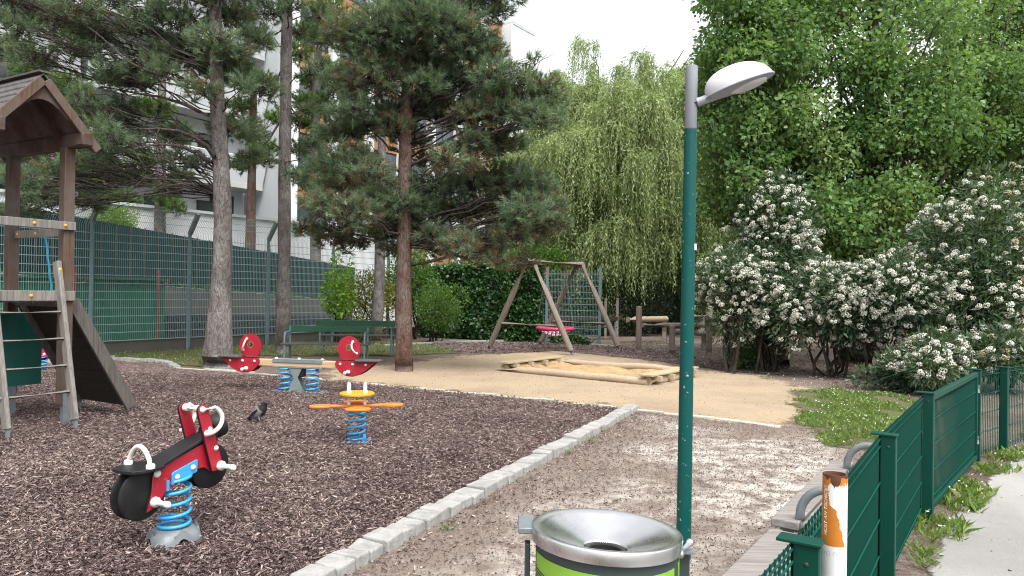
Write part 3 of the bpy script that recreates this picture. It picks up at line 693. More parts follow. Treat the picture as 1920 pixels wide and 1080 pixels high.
# hedge grown through the back fence
def leaf_wall(name, label, cat, a, b, h0, h1, depth, n, mat, leaf, wr=.8, tb=0., group=None):
    a = Vector(a); b = Vector(b); d = b - a; nn = Vector((d.y, -d.x, 0)).normalized(); t = thing(name, a, label, cat, 0, group)
    s = rng.uniform(0, 1, n); top = h0 + (h1 - h0) * s + np.array([mnoise.noise(Vector((x * d.length * .8, 0, 2))) * .35 for x in s])
    z = rng.uniform(0.02, 1, n) * top; o = rng.uniform(-1, 1, n) ** 3 * depth + np.array([mnoise.noise(Vector((x * d.length * 1.3, q * 1.3, 5))) * depth * .8 for x, q in zip(s, z)])
    C = np.outer(s, np.array(d)) + np.outer(o, np.array(nn)) + np.column_stack([np.zeros((n, 2)), z]); A = unit(rng.normal(size=(n, 3)) * .6 + np.array(nn) * .5 + [0, 0, -.5])
    V, F = leaf_geo(C, A, leaf * rng.uniform(.6, 1.2, n), wr); np_mesh('foliage', V, F, mat, t, np.clip(rng.beta(2, 2.5, n) + tb, 0, 1))
    mb = MB(); mb.tube([Vector((0, 0, .02)), d + Vector((0, 0, .02))], .02, 6)
    for i in range(int(d.length * 3)):
        q = d * rng.uniform(); mb.tube(curve_pts(q, q + d.normalized() * rng.normal() * .3 + Vector((0, 0, h0 * .9)), 0, 6, .03), [.02, .018, .015, .012, .008, .005], 5, cap=False)
    mb.build('stem', 'bark_dark', t); return t
leaf_wall('ivy_hedge', 'dark green leafy hedge covering the mesh fence behind the swing', 'hedge', f2[0] + Vector((.15, -.5, 0)), f2[2] + Vector((-.15, .02, 0)), 2.6, 2.7, .24, 42000, 'ivy', .12)
leaf_wall('ivy_hedge', 'sparse low creeper at the foot of the clear mesh panel', 'hedge', f2[2] + Vector((.1, -.1, 0)), f2[3] + Vector((-.3, -.05, 0)), .45, .25, .15, 500, 'ivy', .12)

# ---------------------------------------------------------------- retaining wall, privacy screen, green shed behind the tall fence
W0 = F0 - NR * 3.0
def wl(t, off, z): return U * t + NR * off + Vector((0, 0, z))
zt = lambda t: 1.90 - .060 * t; zs = lambda t: 3.66 - .100 * t
rw = thing('retaining_wall', W0, 'weathered concrete retaining wall behind the tall mesh fence', 'wall')
V = [wl(t, o, z) for t in (-8, 11.2) for o in (0, -.35) for z in (0, zt(t))]
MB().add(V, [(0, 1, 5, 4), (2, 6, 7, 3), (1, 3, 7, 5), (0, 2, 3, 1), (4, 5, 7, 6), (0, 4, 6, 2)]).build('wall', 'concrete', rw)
mb = MB(); mb2 = MB()
for i in range(1):
    a, b = 3.0, 11.0; V = [wl(t, o, z) for t in (a, b) for o in (.06, .003) for z in (.02, .86 - .03 * (t - a))]
    mb.add(V, [(0, 1, 5, 4), (2, 6, 7, 3), (1, 3, 7, 5), (0, 2, 3, 1), (4, 5, 7, 6), (0, 4, 6, 2)])
    t = a
    while t < b - .35:
        mb2.bar(wl(t, .075, .05), wl(t + .32, .075, .84 - .03 * (t - a)), .012, .02); mb2.bar(wl(t + .32, .085, .05), wl(t, .085, .84 - .03 * (t - a)), .012, .02); t += .16
g_ = mb.build('ventilation_grille', 'lattice', rw); mb2.build('lattice', 'lattice_bar', g_)
ps = thing('privacy_screen', W0, 'dark green mesh privacy screen on top of the retaining wall', 'screen')
V = [wl(t, o, z) for t in (-8, 11.4) for o in (-.12, -.15) for z in (zt(t) + .015, zs(t))]
MB().add(V, [(0, 1, 5, 4), (2, 6, 7, 3), (1, 3, 7, 5), (0, 2, 3, 1), (4, 5, 7, 6), (0, 4, 6, 2)]).build('mesh', 'screen_green', ps)
t = -7.5
while t < 11.2:
    MB().bar(wl(t, -.085, zt(t) + .002), wl(t, -.085, zs(t) + .03), .022, .03).build('post', 'post_brown', ps); t += .42
n = 1500; s = rng.uniform(-7.5, 11.3, n); C = np.array([wl(x, rng.uniform(-.1, .04), zt(x) + rng.uniform(.0, .10) + .05 * mnoise.noise(Vector((x * 2, 0, 0)))) for x in s])
V, F = leaf_geo(C, unit(rdir(n) + [0, 0, .3]), .07 * rng.uniform(.6, 1.2, n), .6); o = np_mesh('creeper', V + np.array(W0), F, 'shrub', None, rng.beta(2, 2, n)); tag(o, 'thin line of green creeper along the retaining wall top', 'creeper')
sh = thing('steel_shed', W0 + U * -3 + NR * 1.0, 'green corrugated steel shed behind the tall fence', 'shed')
mb = MB(); x = 0
poly = []
L_ = 6.0; k = 0
while x < L_: poly += [(x, .0), (x + .06, .0), (x + .08, .03), (x + .16, .03), (x + .18, 0)]; x += .2
poly += [(L_, 0), (L_, -.7), (0, -.7)]
mb.prism(poly, 1.75, Vector((0, 0, .97)), U, NR); mb.build('body', 'shed_green', sh, 20)
MB().box(U * (L_ / 2) + NR * -.33 + Vector((0, 0, 1.875)), (L_ + .1, .9, .06), Matrix((U, NR, (0, 0, 1))).transposed()).build('roof', 'shed_green', sh)
for px, hz, lb in [(140, 2.15, 'red-brown steel post with a side hook, left of the green shed face'), (297, 2.15, 'red-brown steel post with a side hook, right of the green shed')]:
    dd = 17.9 if px == 140 else 20.6
    b_ = D(px, 560, dd); b_.z = 0; t = thing('hooked_post', b_, lb, 'post', 0, 'red-brown posts behind the tall fence')
    MB().cyl((0, 0, 0), (0, 0, hz), .045, 10).build('pole', 'post_rust', t); MB().tube([(0, 0, hz - .45), (.2, .1, hz - .38), (.22, .11, hz - .25)], .03, 8).build('hook', 'post_rust', t)

# ---------------------------------------------------------------- buildings
tw_ = thing('terrace_wall', W0 - NR * 4.0, 'long white terrace wall with a capped top above the screen', 'wall')
wo = W0 - NR * 4.0
rotU = Matrix((U, NR, (0, 0, 1))).transposed()
MB().box(U * 3 + Vector((0, 0, 2.2)), (30, .3, 4.4), rotU).build('wall', 'wall_white', tw_)
for k in range(5): MB().box(U * (-9 + 6 * k) + Vector((0, 0, 4.45)), (5.7, .5, .10), rotU).build('coping', 'wall_grey', tw_)
for k, (px, dd) in enumerate([(345, 29.6), (372, 30.4), (395, 31.0)]):
    fb = D(px, 386, dd); t = thing('flower_tuft', (fb.x, fb.y, 4.5), ['red flowers on the terrace wall, left tuft', 'red flowers on the terrace wall, middle tuft', 'red flowers on the terrace wall, right tuft'][k], 'flowers', 0, 'red flowers on the terrace wall')
    n = 90; C = rng.normal(size=(n, 3)) * [.11, .08, .06] + [0, 0, .2]; V, F = leaf_geo(C, rdir(n), .09, .8); fm = MB().add(V.tolist(), F.tolist()); n = 120
    C = rng.normal(size=(n, 3)) * [.12, .09, .07] + [0, 0, .10]; V, F = leaf_geo(C, rdir(n), .11, .5); fm.add(V.tolist(), F.tolist(), 1); fm.build('flowers', ['red', 'shrub'], t, 0)
A0 = Vector((-19.9, 24.3, 0)); HB = 18.7
bd = thing('apartment_building', A0, 'white terraced apartment building with orange panels behind the pines', 'building')
def lb_(t, o, z): return U * t + NR * o + Vector((0, 0, z))
def blk(mb, t0, t1, o0, o1, z0, z1, mi=0): mb.box(lb_((t0 + t1) / 2, (o0 + o1) / 2, (z0 + z1) / 2), (t1 - t0, abs(o1 - o0), z1 - z0), rotU, mi); return mb
blk(MB(), -22, 12.7, -12, 0, 0, HB).build('wall', 'wall_white', bd)
blk(MB(), 12.7, 29.5, -12, 2.7, 0, HB).build('wall', 'wall_grey', bd)
blk(MB(), 29.5, 32.2, -12, 3.55, 0, HB).build('wall', 'wall_white', bd)
for z, a, b, o in ((HB, -22, 12.7, .15), (HB, 12.7, 29.5, 2.85), (HB, 29.5, 32.23, 3.58)): blk(MB(), a - .1 if a < 0 else a + .16, b, -12, o, z + .003, z + .2).build('coping', 'wall_grey', bd)
for fl in range(1, 6):                                # long white balcony fronts of the left wing
    for (a, b) in ((-20, -6.2), (-5.8, 4.4), (4.8, 12.6)):
        z = fl * 3.0 + .35; bo = 1.7
        V = [lb_(t, o, zz) for t in (a, b) for (o, zz) in ((bo - .22, z), (bo + .12, z + 1.15), (bo - .02, z + 1.2), (bo - .36, z))]
        bal = MB().add(V, [(0, 1, 2, 3), (7, 6, 5, 4), (0, 4, 5, 1), (1, 5, 6, 2), (2, 6, 7, 3), (3, 7, 4, 0)]).build('balcony', 'wall_white', bd)
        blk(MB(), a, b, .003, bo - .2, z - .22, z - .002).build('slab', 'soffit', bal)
    for a in (-18, -14, -10, -4, -.5, 3, 6, 8.6, 11.0):
        z = fl * 3.0 + .35; f = blk(MB(), a - .75, a + .75, .003, .06, z + .02, z + 2.2).build('window', 'frame_dark', bd); mb = MB(); blk(mb, a - .68, a - .03, .063, .075, z + .1, z + 2.12); blk(mb, a + .03, a + .68, .063, .075, z + .1, z + 2.12); mb.build('pane', 'glass', f)
f = blk(MB(), 10.9, 12.1, .003, .06, 3.6, 5.9).build('window', 'frame_dark', bd); blk(MB(), 10.98, 12.02, .063, .075, 3.7, 5.8).build('pane', 'glass', f)
for k in range(7):                                    # orange facade with white fins
    a = 12.9 + k * 2.4
    blk(MB(), a - .02, a + .42, 2.703, 3.05, 2.6, HB).build('fin', 'wall_white', bd)
    for fl in range(6):
        z = fl * 3.0 + 1.0
        blk(MB(), a + .45, a + 2.36, 2.703, 2.8, z + 1.9, z + 2.95).build('spandrel_panel', 'wall_orange', bd)
        f = blk(MB(), a + .45, a + 2.36, 2.703, 2.74, z, z + 1.88).build('window', 'frame_dark', bd); mb = MB(); blk(mb, a + .55, a + 1.3, 2.743, 2.76, z + .08, z + 1.8); blk(mb, a + 1.38, a + 2.28, 2.743, 2.76, z + .08, z + 1.8); mb.build('pane', 'glass', f)
# ---------------------------------------------------------------- pines
def trunk_px(lst, dist, dz=0):
    """trunk points from pixels at one distance, first one set on the ground"""
    o = [D(x, y, dist) for x, y in lst]; o[0].z = -.03; return o
LA = 15.3
bA = [([D(408, 303, 15.2), D(385, 272, 14.9), D(350, 250, 14.6), (D(320, 243, 14.3)), D(255, 241, 13.9)], .055),
      ([D(402, 310, 15.2), D(370, 288, 15.0), D(335, 272, 14.9), D(300, 270, 14.8), D(250, 279, 14.5)], .05),
      ([D(410, 372, 15.3), D(360, 337, 15.6), D(330, 320, 15.8), D(285, 300, 16)], .035),
      ([D(404, 350, 15.3), D(330, 347, 15.6), D(270, 346, 15.8), D(210, 349, 16)], .035),
      ([D(392, 215, 15.3), D(340, 192, 15.4), D(280, 178, 15.5), D(195, 163, 15.6)], .045),
      ([D(412, 205, 15.3), D(404, 175, 15.1), D(385, 160, 14.8)], .035),
      ([D(400, 60, 15.3), D(408, 30, 15.2), D(420, -20, 15)], .05),
      ([D(400, 160, 15.3), D(330, 150, 15), D(240, 115, 14.7), D(150, 40, 14.5)], .04)]
cA = px_clumps([(430, 30, 46), (340, 40, 50), (255, 50, 46), (180, 62, 44), (100, 32, 48), (30, 50, 46), (345, 102, 48), (262, 118, 44), (300, 20, 40), (415, 128, 52), (375, 165, 38, .12), (205, 130, 34), (228, 205, 36), (162, 190, 34, .15), (60, 105, 40), (492, 170, 34), (480, 70, 30), (462, 240, 28), (250, 268, 28), (335, 296, 28), (372, 306, 24), (180, 238, 34), (205, 262, 34), (120, 330, 30), (52, 345, 40), (310, 355, 26), (150, 300, 32), (40, 395, 34), (140, 90, 34), (20, 0, 50), (210, 0, 44), (400, 80, 44), (100, 320, 30, .1), (440, 95, 36, .2), (300, 130, 34, .12), (85, 375, 34), (20, 330, 30), (455, 160, 26), (140, 12, 44), (350, -30, 60), (70, -10, 50)], LA, .9, 1.12, brown=.06) + px_clumps([(rng.uniform(-20, 520), rng.uniform(-40, 300), rng.uniform(26, 42)) for _ in range(22)], 16.2, 1.2, brown=.05) + px_clumps([(rng.uniform(-10, 200), rng.uniform(150, 390), rng.uniform(26, 40)) for _ in range(12)], 17, 1.0, brown=.05) + px_clumps([(rng.uniform(270, 520), rng.uniform(-230, -60), rng.uniform(34, 55)) for _ in range(18)], 15.4, 1.2, brown=.05)
make_tree('pine_tree', 'pine with thick grey trunk and bare side limbs standing at the left kerb', 'tree', trunk_px([(408, 694), (414, 560), (419, 420), (414, 300), (408, 200), (404, 80), (402, -120)], LA), [.33, .205, .18, .165, .145, .12, .10], cA, 'pine', 'bark_grey', 'needle', 'pine trees', 1.5, branches=bA, needle_w=.010, per=34, needle_l=.15, limb_r=.028, zmin=3.6)
LB = 19.0
cB = px_clumps([(560, 60, 30), (600, 130, 32), (580, 205, 30), (592, 270, 32), (560, 330, 28), (505, 25, 36), (470, 60, 30), (545, 10, 34), (600, 30, 36), (620, 80, 34), (480, 250, 26), (500, 300, 26), (585, 345, 30, .1), (600, 310, 26, .15), (630, 210, 22), (465, 310, 22)] + [(rng.uniform(450, 620), rng.uniform(-190, -10), rng.uniform(30, 44)) for _ in range(14)], LB, 1.2, brown=.04)
make_tree('pine_tree', 'slender straight grey pine trunk rising behind the green benches', 'tree', trunk_px([(530, 655), (533, 500), (534, 300), (536, 150), (540, -100)], LB), [.20, .165, .155, .145, .125], cB, 'pine', 'bark_grey', 'needle', 'pine trees', 1.3, branches=[([D(527, 58, 19), D(500, 68, 18.8), D(480, 90, 18.6)], .03), ([D(527, 135, 19), D(510, 158, 18.8), D(490, 182, 18.6)], .04), ([D(528, 222, 19), D(505, 262, 18.8), D(470, 292, 18.6)], .035), ([D(540, 190, 19), D(560, 225, 19), D(562, 285, 19)], .025)], limb_r=.026, zmin=5, needle_w=.014, needle_l=.15)
LC = 15.3
cC = px_clumps([(720, 55, 66), (800, 30, 70), (860, 60, 62), (910, 100, 40), (655, 60, 46), (700, 150, 62), (790, 110, 66), (860, 150, 58), (640, 150, 34), (660, 205, 34),
  (930, 140, 42), (985, 170, 44), (1025, 165, 30), (955, 205, 46), (1010, 220, 44), (1040, 190, 22), (895, 215, 44), (1000, 110, 12), (985, 140, 20),
  (740, 215, 42), (690, 235, 40), (770, 262, 36, .2), (660, 290, 36), (610, 320, 38), (690, 325, 44), (640, 350, 44), (600, 380, 34, .3), (575, 430, 26, .55), (620, 440, 36, .5), (670, 400, 42, .25), (660, 455, 26, .4),
  (760, 385, 48), (820, 350, 48), (880, 345, 44), (940, 330, 46), (1000, 345, 44), (1030, 385, 34, .3), (1045, 420, 24, .45), (985, 395, 44, .1), (925, 385, 44), (860, 400, 46), (790, 430, 40, .15), (720, 440, 34, .2),
  (860, 460, 34, .4), (910, 465, 34, .45), (960, 440, 38, .3), (1005, 440, 30, .45), (940, 492, 22, .6), (985, 492, 20, .7), (830, 470, 26, .4), (740, 470, 24, .2),
  (880, 270, 40, .25), (930, 262, 40, .3), (840, 300, 30, .35), (800, 300, 26, .2), (960, 265, 30, .2), (880, 310, 22, .6), (905, 290, 22, .5), (690, 300, 20, .9), (760, 20, 50), (840, -20, 60), (720, -20, 60), (930, 20, 30), (950, -20, 40), (690, 100, 50), (845, 205, 40, .2), (800, 190, 44), (700, 375, 36)], LC, 1.0, 1.18, brown=.14) + px_clumps([(rng.uniform(620, 960), rng.uniform(-40, 330), rng.uniform(36, 52)) for _ in range(9)], 15.6, .9, brown=.12) + px_clumps([(rng.uniform(600, 1030), rng.uniform(340, 450), rng.uniform(26, 40)) for _ in range(14)], 15.6, .9, brown=.3)
make_tree('pine_tree', 'dense dark pine with reddish trunk standing in the sand at centre', 'tree', trunk_px([(758, 698), (757, 560), (758, 440), (760, 300), (764, 150), (768, -60)], LC), [.19, .165, .15, .14, .12, .09], cC, 'pine', 'bark_red', 'needle', 'pine trees', 1.9, needle_w=.010, per=34, needle_l=.15, limb_r=.034, zmin=2.6, branches=[([D(760, 500, 15.3), D(850, 480, 15), D(930, 480, 14.8), D(985, 495, 14.6)], .04), ([D(762, 300, 15.3), D(860, 250, 15.2), D(950, 190, 15), D(1005, 120, 15)], .04), ([D(766, 210, 15.3), D(793, 180, 15), D(796, 130, 14.9)], .04)])
LD = 22.5
cD = px_clumps([(700, 380, 24), (680, 340, 26), (735, 340, 26), (690, 430, 20), (730, 420, 22), (640, 250, 30), (660, 180, 30)], LD, .9)
make_tree('pine_tree', 'thin leaning grey pine trunk just behind the rear green bench', 'tree', trunk_px([(704, 645), (711, 540), (713, 430), (716, 300), (715, 150), (713, 0)], LD), [.19, .165, .15, .13, .11, .09], cD, 'pine', 'bark_grey', 'needle', 'pine trees', 1.4, limb_r=.025, zmin=3.5, needle_w=.015, needle_l=.15)
for (pts, dist, cl, lb, bk) in [
  ([(98, 560), (98, 300), (100, 100), (102, -40)], 24.5, [(60, 130, 40), (130, 160, 40), (30, 190, 44), (100, 230, 44), (170, 215, 40), (60, 280, 44), (150, 340, 40), (20, 90, 40), (150, 60, 40), (200, 330, 36), (230, 380, 34), (60, 400, 40), (250, 330, 34)], 'yellowish green pine behind the fence above the wooden tower', 'bark_grey'),
  ([(470, 560), (470, 430), (472, 340), (476, 150)], 27.0, [(450, 305, 30), (500, 280, 28), (470, 250, 30), (450, 200, 30), (490, 150, 30), (440, 130, 30), (520, 220, 24)], 'reddish thin pine trunk behind the fence between the two nearer trunks', 'bark_red'),
  ([(592, 560), (592, 400), (590, 250), (596, 100), (600, -60)], 27.5, [(640, 250, 26), (585, 150, 30), (610, 250, 28), (590, 205, 30), (600, 60, 34), (560, 230, 26), (565, 330, 24), (625, 300, 26), (600, 350, 24), (570, 190, 26), (640, 170, 26), (565, 60, 30), (620, 20, 34), (620, 130, 30), (570, 280, 30), (610, 190, 26), (560, 100, 30), (640, 60, 30)], 'pine behind the fence in front of the orange facade', 'bark_grey'),
  ([(300, 560), (300, 400), (302, 250), (306, 60)], 25.5, [(270, 300, 34), (330, 250, 34), (230, 250, 34), (290, 200, 36), (260, 150, 36), (340, 330, 26), (190, 310, 34), (330, 390, 20), (310, 370, 24), (150, 270, 34)], 'bushy yellow-green pine behind the fence, left of the thick trunk', 'bark_grey')]:
    make_tree('pine_tree', lb, 'tree', trunk_px(pts, dist), [.22, .18, .15, .11], px_clumps(cl, dist, 1.2), 'pine', bk, 'needle_far', 'pine trees beyond the fence', 1.5, limb_r=.03, zmin=4.5, needle_w=.018, needle_l=.17)

# ---------------------------------------------------------------- weeping willow
def willow(name, label, base, W, Hh, n):
    t = thing(name, base, label, 'tree'); mb = MB()
    tr = [Vector((0, 0, -.03)), Vector((.2, 0, 1.5)), Vector((.1, .2, 3.2)), Vector((-.3, .2, 5.2)), Vector((-.6, 0, 7.5))]
    mb.tube(refine(tr, 4), list(np.interp(np.linspace(0, 1, 17), [0, .3, 1], [.5, .36, .16])), 14, jitter=.12)
    Vs, Fs, Ts, off = [], [], [], 0; tips = []
    for i in range(80):
        a = rng.uniform(0, 2 * np.pi); q = rng.uniform(.15, 1) ** .6; ez = Hh * (1 - .40 * q ** 2.8) * rng.uniform(.80, 1.0)
        e = Vector((math.cos(a) * W * q, math.sin(a) * W * .8 * q, ez)); s0 = interp(tr, rng.uniform(2.2, 6))
        pts = curve_pts(s0, e, 1.6, 9, .015); mb.tube(pts, [.12, .10, .085, .07, .055, .045, .03, .02, .012], 6, cap=False); tips += [(p, q) for p in pts[4:]]
    per = 30; st = 24; Xs, As, Ts = [], [], []
    for g in range(n):                                     # cascading sprays, one above the other
        if rng.uniform() < .55: p, q = tips[rng.integers(len(tips))]; c = np.array(p) + rng.normal(size=3) * .25
        else:
            a = rng.uniform(0, 2 * np.pi); q = rng.uniform(.55, 1.0); c = np.array([math.cos(a) * W * q, math.sin(a) * W * .8 * q, Hh * (1 - .40 * q ** 2.8) * rng.uniform(.30, .97)])
        o = c * [1, 1, 0]; o = o / (np.linalg.norm(o) + 1e-6); L = rng.uniform(1.2, 3.2) * (1.25 if c[2] < 6 else 1); L = min(L, max(.5, c[2] - rng.uniform(.4, 1.8))); u = np.linspace(0.02, 1, per)
        for s_ in range(st):
            od = o * .55 + rng.normal(size=3) * [.55, .55, .05]; ll = L * rng.uniform(.5, 1.15); sp_ = rng.uniform(.35, .85)
            X = c + rng.normal(size=3) * .14 + np.outer(1 - np.exp(-2.6 * u), od) * sp_ + np.outer(.16 * np.sin(u * 3.0) - ll * u ** 1.5, [0, 0, 1]) + np.cumsum(rng.normal(size=(per, 3)) * .012, 0)
            Xs.append(X); d_ = np.gradient(X, axis=0); As.append(unit(unit(d_) + rng.normal(size=(per, 3)) * .45))
            Ts.append(np.full(per, np.clip(.48 + .16 * ((g * 7919) % 13 - 6) / 6 + rng.normal() * .14, 0, 1)))
    X = np.concatenate(Xs); V, F = leaf_geo(X, np.concatenate(As), rng.uniform(.10, .19, len(X)), .27); tt = np.concatenate(Ts) + rng.normal(size=len(X)) * .09
    mb.build('trunk', 'bark_dark', t, 60); np_mesh('crown', V, F, 'willow', t, np.clip(tt, 0, 1)); return t
wb = D(1190, 590, 33); wb.z = 0
willow('willow_tree', 'pale green weeping willow with hanging strands beyond the swing', wb, 6.4, 12.7, 1000)
wb2 = D(1330, 590, 39); wb2.z = 0
willow('willow_tree', 'second weeping willow partly hidden behind the lamp post', wb2, 5.4, 14.0, 400)

# ---------------------------------------------------------------- broad-leaved trees on the right
def outline(pts):
    pa = [(x, y) for x, y in pts]
    return lambda px, py: poly_sdf(np.array([[px, py]], float), pa)[0] > 0
gapsA = [(1740, 80, 26), (1690, 78, 16), (1400, 45, 20), (1310, 40, 30), (1520, 80, 10), (1885, 25, 18), (1455, 60, 16)]
def keep(poly): 
    f = outline(poly); return lambda x, y: f(x, y) and all((x - a) ** 2 + (y - b) ** 2 > (r + 14) ** 2 for a, b, r in gapsA)
def upright(px, py0, py1, dist, k): return [([D(px + rng.uniform(-10, 10), py0, dist), D(px + rng.uniform(-70, 70), (py0 + py1) / 2, dist + rng.uniform(-1, 1)), D(px + rng.uniform(-110, 110), py1, dist + rng.uniform(-1, 1))], rng.uniform(.04, .08)) for _ in range(k)]
make_tree('poplar_tree', 'large leafy poplar with dark trunk rising between the white flowering bushes', 'tree', trunk_px([(1600, 690), (1622, 560), (1632, 430), (1638, 250), (1640, 100), (1645, -80)], 18.2), [.42, .33, .28, .24, .2, .15],
  fill_clumps(1490, 1800, -60, 500, .45, .85, 100, 18.2, 1.9, keep([(1500, -60), (1790, -60), (1800, 120), (1780, 330), (1690, 440), (1560, 500), (1490, 420), (1480, 200)])) + fill_clumps(1495, 1710, 340, 470, .35, .6, 22, 16.9, .7), 'leaf', 'bark_dark', 'poplar', 'poplar trees', .85, limb_r=.05, branches=upright(1636, 520, -20, 18.2, 7) + [([D(1640, 470, 18.2), D(1690, 440, 18), D(1740, 380, 17.8), D(1790, 300, 17.6)], .10)], zmin=2.5, leaf=.125)
make_tree('poplar_tree', 'leafy poplar with brown lower trunk, just right of the lamp post', 'tree', trunk_px([(1448, 694), (1446, 600), (1440, 480), (1415, 330), (1400, 150), (1396, -60)], 17.4), [.40, .34, .24, .17, .13, .09],
  fill_clumps(1312, 1500, -60, 520, .42, .75, 118, 18.6, 1.8, keep([(1320, -60), (1500, -60), (1500, 330), (1440, 380), (1360, 520), (1318, 430), (1330, 250), (1312, 120)])) + fill_clumps(1350, 1500, -20, 400, .35, .55, 26, 16.7, .5), 'leaf', 'bark_brown', 'poplar', 'poplar trees', .95, limb_r=.045, branches=upright(1425, 450, -20, 17.8, 5), zmin=2.5, leaf=.12)
make_tree('poplar_tree', 'leafy poplar at the right edge behind the fading flowering bush', 'tree', trunk_px([(1850, 690), (1846, 500), (1850, 300), (1858, 100), (1860, -80)], 19.5), [.34, .28, .24, .18, .12],
  fill_clumps(1770, 2010, -60, 480, .45, .85, 92, 19.3, 1.9, keep([(1780, -60), (2010, -60), (2010, 480), (1900, 470), (1800, 420), (1760, 250)])) + fill_clumps(1730, 1880, 130, 430, .45, .7, 22, 20.2, .8), 'leaf', 'bark_dark', 'poplar', 'poplar trees', 1.0, limb_r=.05, branches=upright(1852, 480, -20, 19.4, 6), zmin=2.5, leaf=.125)

# ---------------------------------------------------------------- flowering viburnums
def viburnum(label, c, rad, nleaf, nflow, lumps, faded=None, stems=9):
    t, L, rad = bush('viburnum_bush', label, 'bush', c, rad, nleaf, 'vib_leaf', .13, .30, 'white flowering viburnum bushes', stems, 'bark_dark', .0, 0, lumps)
    cz = c[2]; pts = []
    g = 0
    while len(pts) < nflow and g < nflow * 40:
        g += 1; lc, lr = L[rng.integers(len(L))]; u = rdir(1)[0]; u[2] = u[2] * .8 + .12; u[1] = u[1] - .35; u /= np.linalg.norm(u); p = lc + u * lr * rad * rng.uniform(.88, 1.08)
        if p[2] < .35 or mnoise.noise(Vector(p) * 1.6) + rng.uniform(-.15, .6) < 0: continue
        if any((((p - l2) / (l3 * rad)) ** 2).sum() < .55 for l2, l3 in L): continue
        pts.append((p, u))
    Vs, Fs, Ts, off = {0: [], 1: []}, {0: [], 1: []}, {0: [], 1: []}, {0: 0, 1: 0}
    for p, u in pts:
        k = 56; r = rng.uniform(.042, .072); q = rdir(k); q = unit(q + np.array(u) * .6 + [0, 0, .25]); C = p + q * r * rng.uniform(.9, 1.03, (k, 1)) * [1, 1, .85]
        V, F = leaf_geo(C, unit(np.cross(q, rdir(k)) + q * .15), r * rng.uniform(.36, .52, k), .95)
        V -= np.repeat((V.reshape(-1, 4, 3)[:, 2] - V.reshape(-1, 4, 3)[:, 0]) * .5, 4, 0)
        j = 1 if (faded is not None and rng.uniform() < faded(p)) else 0
        Vs[j].append(V); Fs[j].append(F + off[j]); off[j] += len(V); Ts[j].append(np.clip(rng.beta(2.5, 1.8, k) + rng.normal() * .12, 0, 1))
    np_mesh('blossom', np.concatenate(Vs[0]), np.concatenate(Fs[0]), 'blossom', t, np.concatenate(Ts[0]))
    if Vs[1]: np_mesh('faded_blossom', np.concatenate(Vs[1]), np.concatenate(Fs[1]), 'blossom_faded', t, np.concatenate(Ts[1]))
    return t
def gp(px, dist): q = D(px, 560, dist); return q
q = gp(1440, 16.3); viburnum('tall flowering bush left of the poplar trunk, next to the lamp post', (q.x, q.y, 2.0), (1.5, 1.2, 1.9), 13000, 430, 12)
q = gp(1365, 16.1); viburnum('flowering bush reaching left towards the lamp post', (q.x + .1, q.y, 2.15), (.85, .9, .85), 6000, 170, 8)
q = gp(1462, 16.0); viburnum('upper spire of white flowers rising beside the lamp head', (q.x + .05, q.y + .3, 3.45), (.8, .8, 1.35), 3600, 170, 6, stems=4)
q = gp(1565, 15.4); viburnum('flowering bush with open dark stems below, between the two taller bushes', (q.x, q.y, 1.6), (1.25, 1.0, 1.25), 11000, 230, 9)
q = gp(1655, 14.8); viburnum('broad flowering bush in the middle, under the poplar', (q.x, q.y, 1.6), (1.25, 1.0, 1.1), 13000, 430, 10)
q = gp(1815, 14.6); viburnum('tallest flowering bush at the right with browning blossoms', (q.x, q.y, 2.2), (1.4, 1.2, 1.9), 16000, 560, 12, lambda p: min(.85, max(0, (p[0] + .1) / 1.0)))
q = gp(1745, 13.0); viburnum('low flowering bush spilling over behind the gate', (q.x, q.y, .55), (.8, .7, .62), 7000, 110, 8, stems=5)
q = gp(1885, 13.2); viburnum('low flowering bush by the mesh fence at the right edge', (q.x, q.y, .75), (.85, .7, .75), 4500, 60, 7, lambda p: .5, stems=5)
q = gp(1400, 16.8); bush('shrub', 'low dark evergreen skirt at the foot of the left flowering bush', 'shrub', (q.x, q.y, .5), (.6, .6, .75), 2200, 'ivy', .10, .35, None, 5)
q = gp(1690, 13.4); bush('shrub', 'low dark foliage below the middle flowering bush beside the lawn', 'shrub', (q.x, q.y, .25), (.75, .6, .4), 2600, 'vib_leaf', .12, .3, None, 5)

# ---------------------------------------------------------------- shrubs at the back
q = gp(632, 21.8); bush('sapling', 'slim bright green sapling in front of the tall fence', 'sapling', (q.x, q.y, 1.75), (.62, .6, 1.25), 1500, 'bright_bush', .11, .55, None, 4, 'bark_dark', -.2, -.1)
q = gp(690, 24.0); bush('shrub', 'yellow-green shrub between the sapling and the red pine trunk', 'shrub', (q.x, q.y, 1.45), (1.25, .9, 1.2), 4200, 'shrub_yellow', .09, .5)
q = gp(672, 22.6); bush('shrub', 'low olive shrub behind the right end of the rear bench', 'shrub', (q.x, q.y, .5), (.85, .6, .6), 2400, 'shrub_yellow', .07, .4, None, 6, 'bark_dark', .2, -.25)
q = gp(815, 23.6); bush('shrub', 'rounded green shrub right of the red pine trunk', 'shrub', (q.x, q.y, 1.15), (1.05, .9, 1.15), 5500, 'shrub', .085, .4)
q = gp(775, 25.2); bush('shrub', 'tall green shrub behind the red pine trunk', 'shrub', (q.x, q.y, 1.9), (1.2, .9, 1.5), 5500, 'shrub', .10, .6, None, 6, 'bark_dark', 0, -.15)
q = gp(960, 28.0); bush('shrub', 'tall leafy shrub behind the hedge above the swing beam', 'shrub', (q.x, q.y, 2.4), (2.4, 1.2, 1.5), 9000, 'shrub', .13, .7, None, 6, 'bark_dark', -.1, -.15)
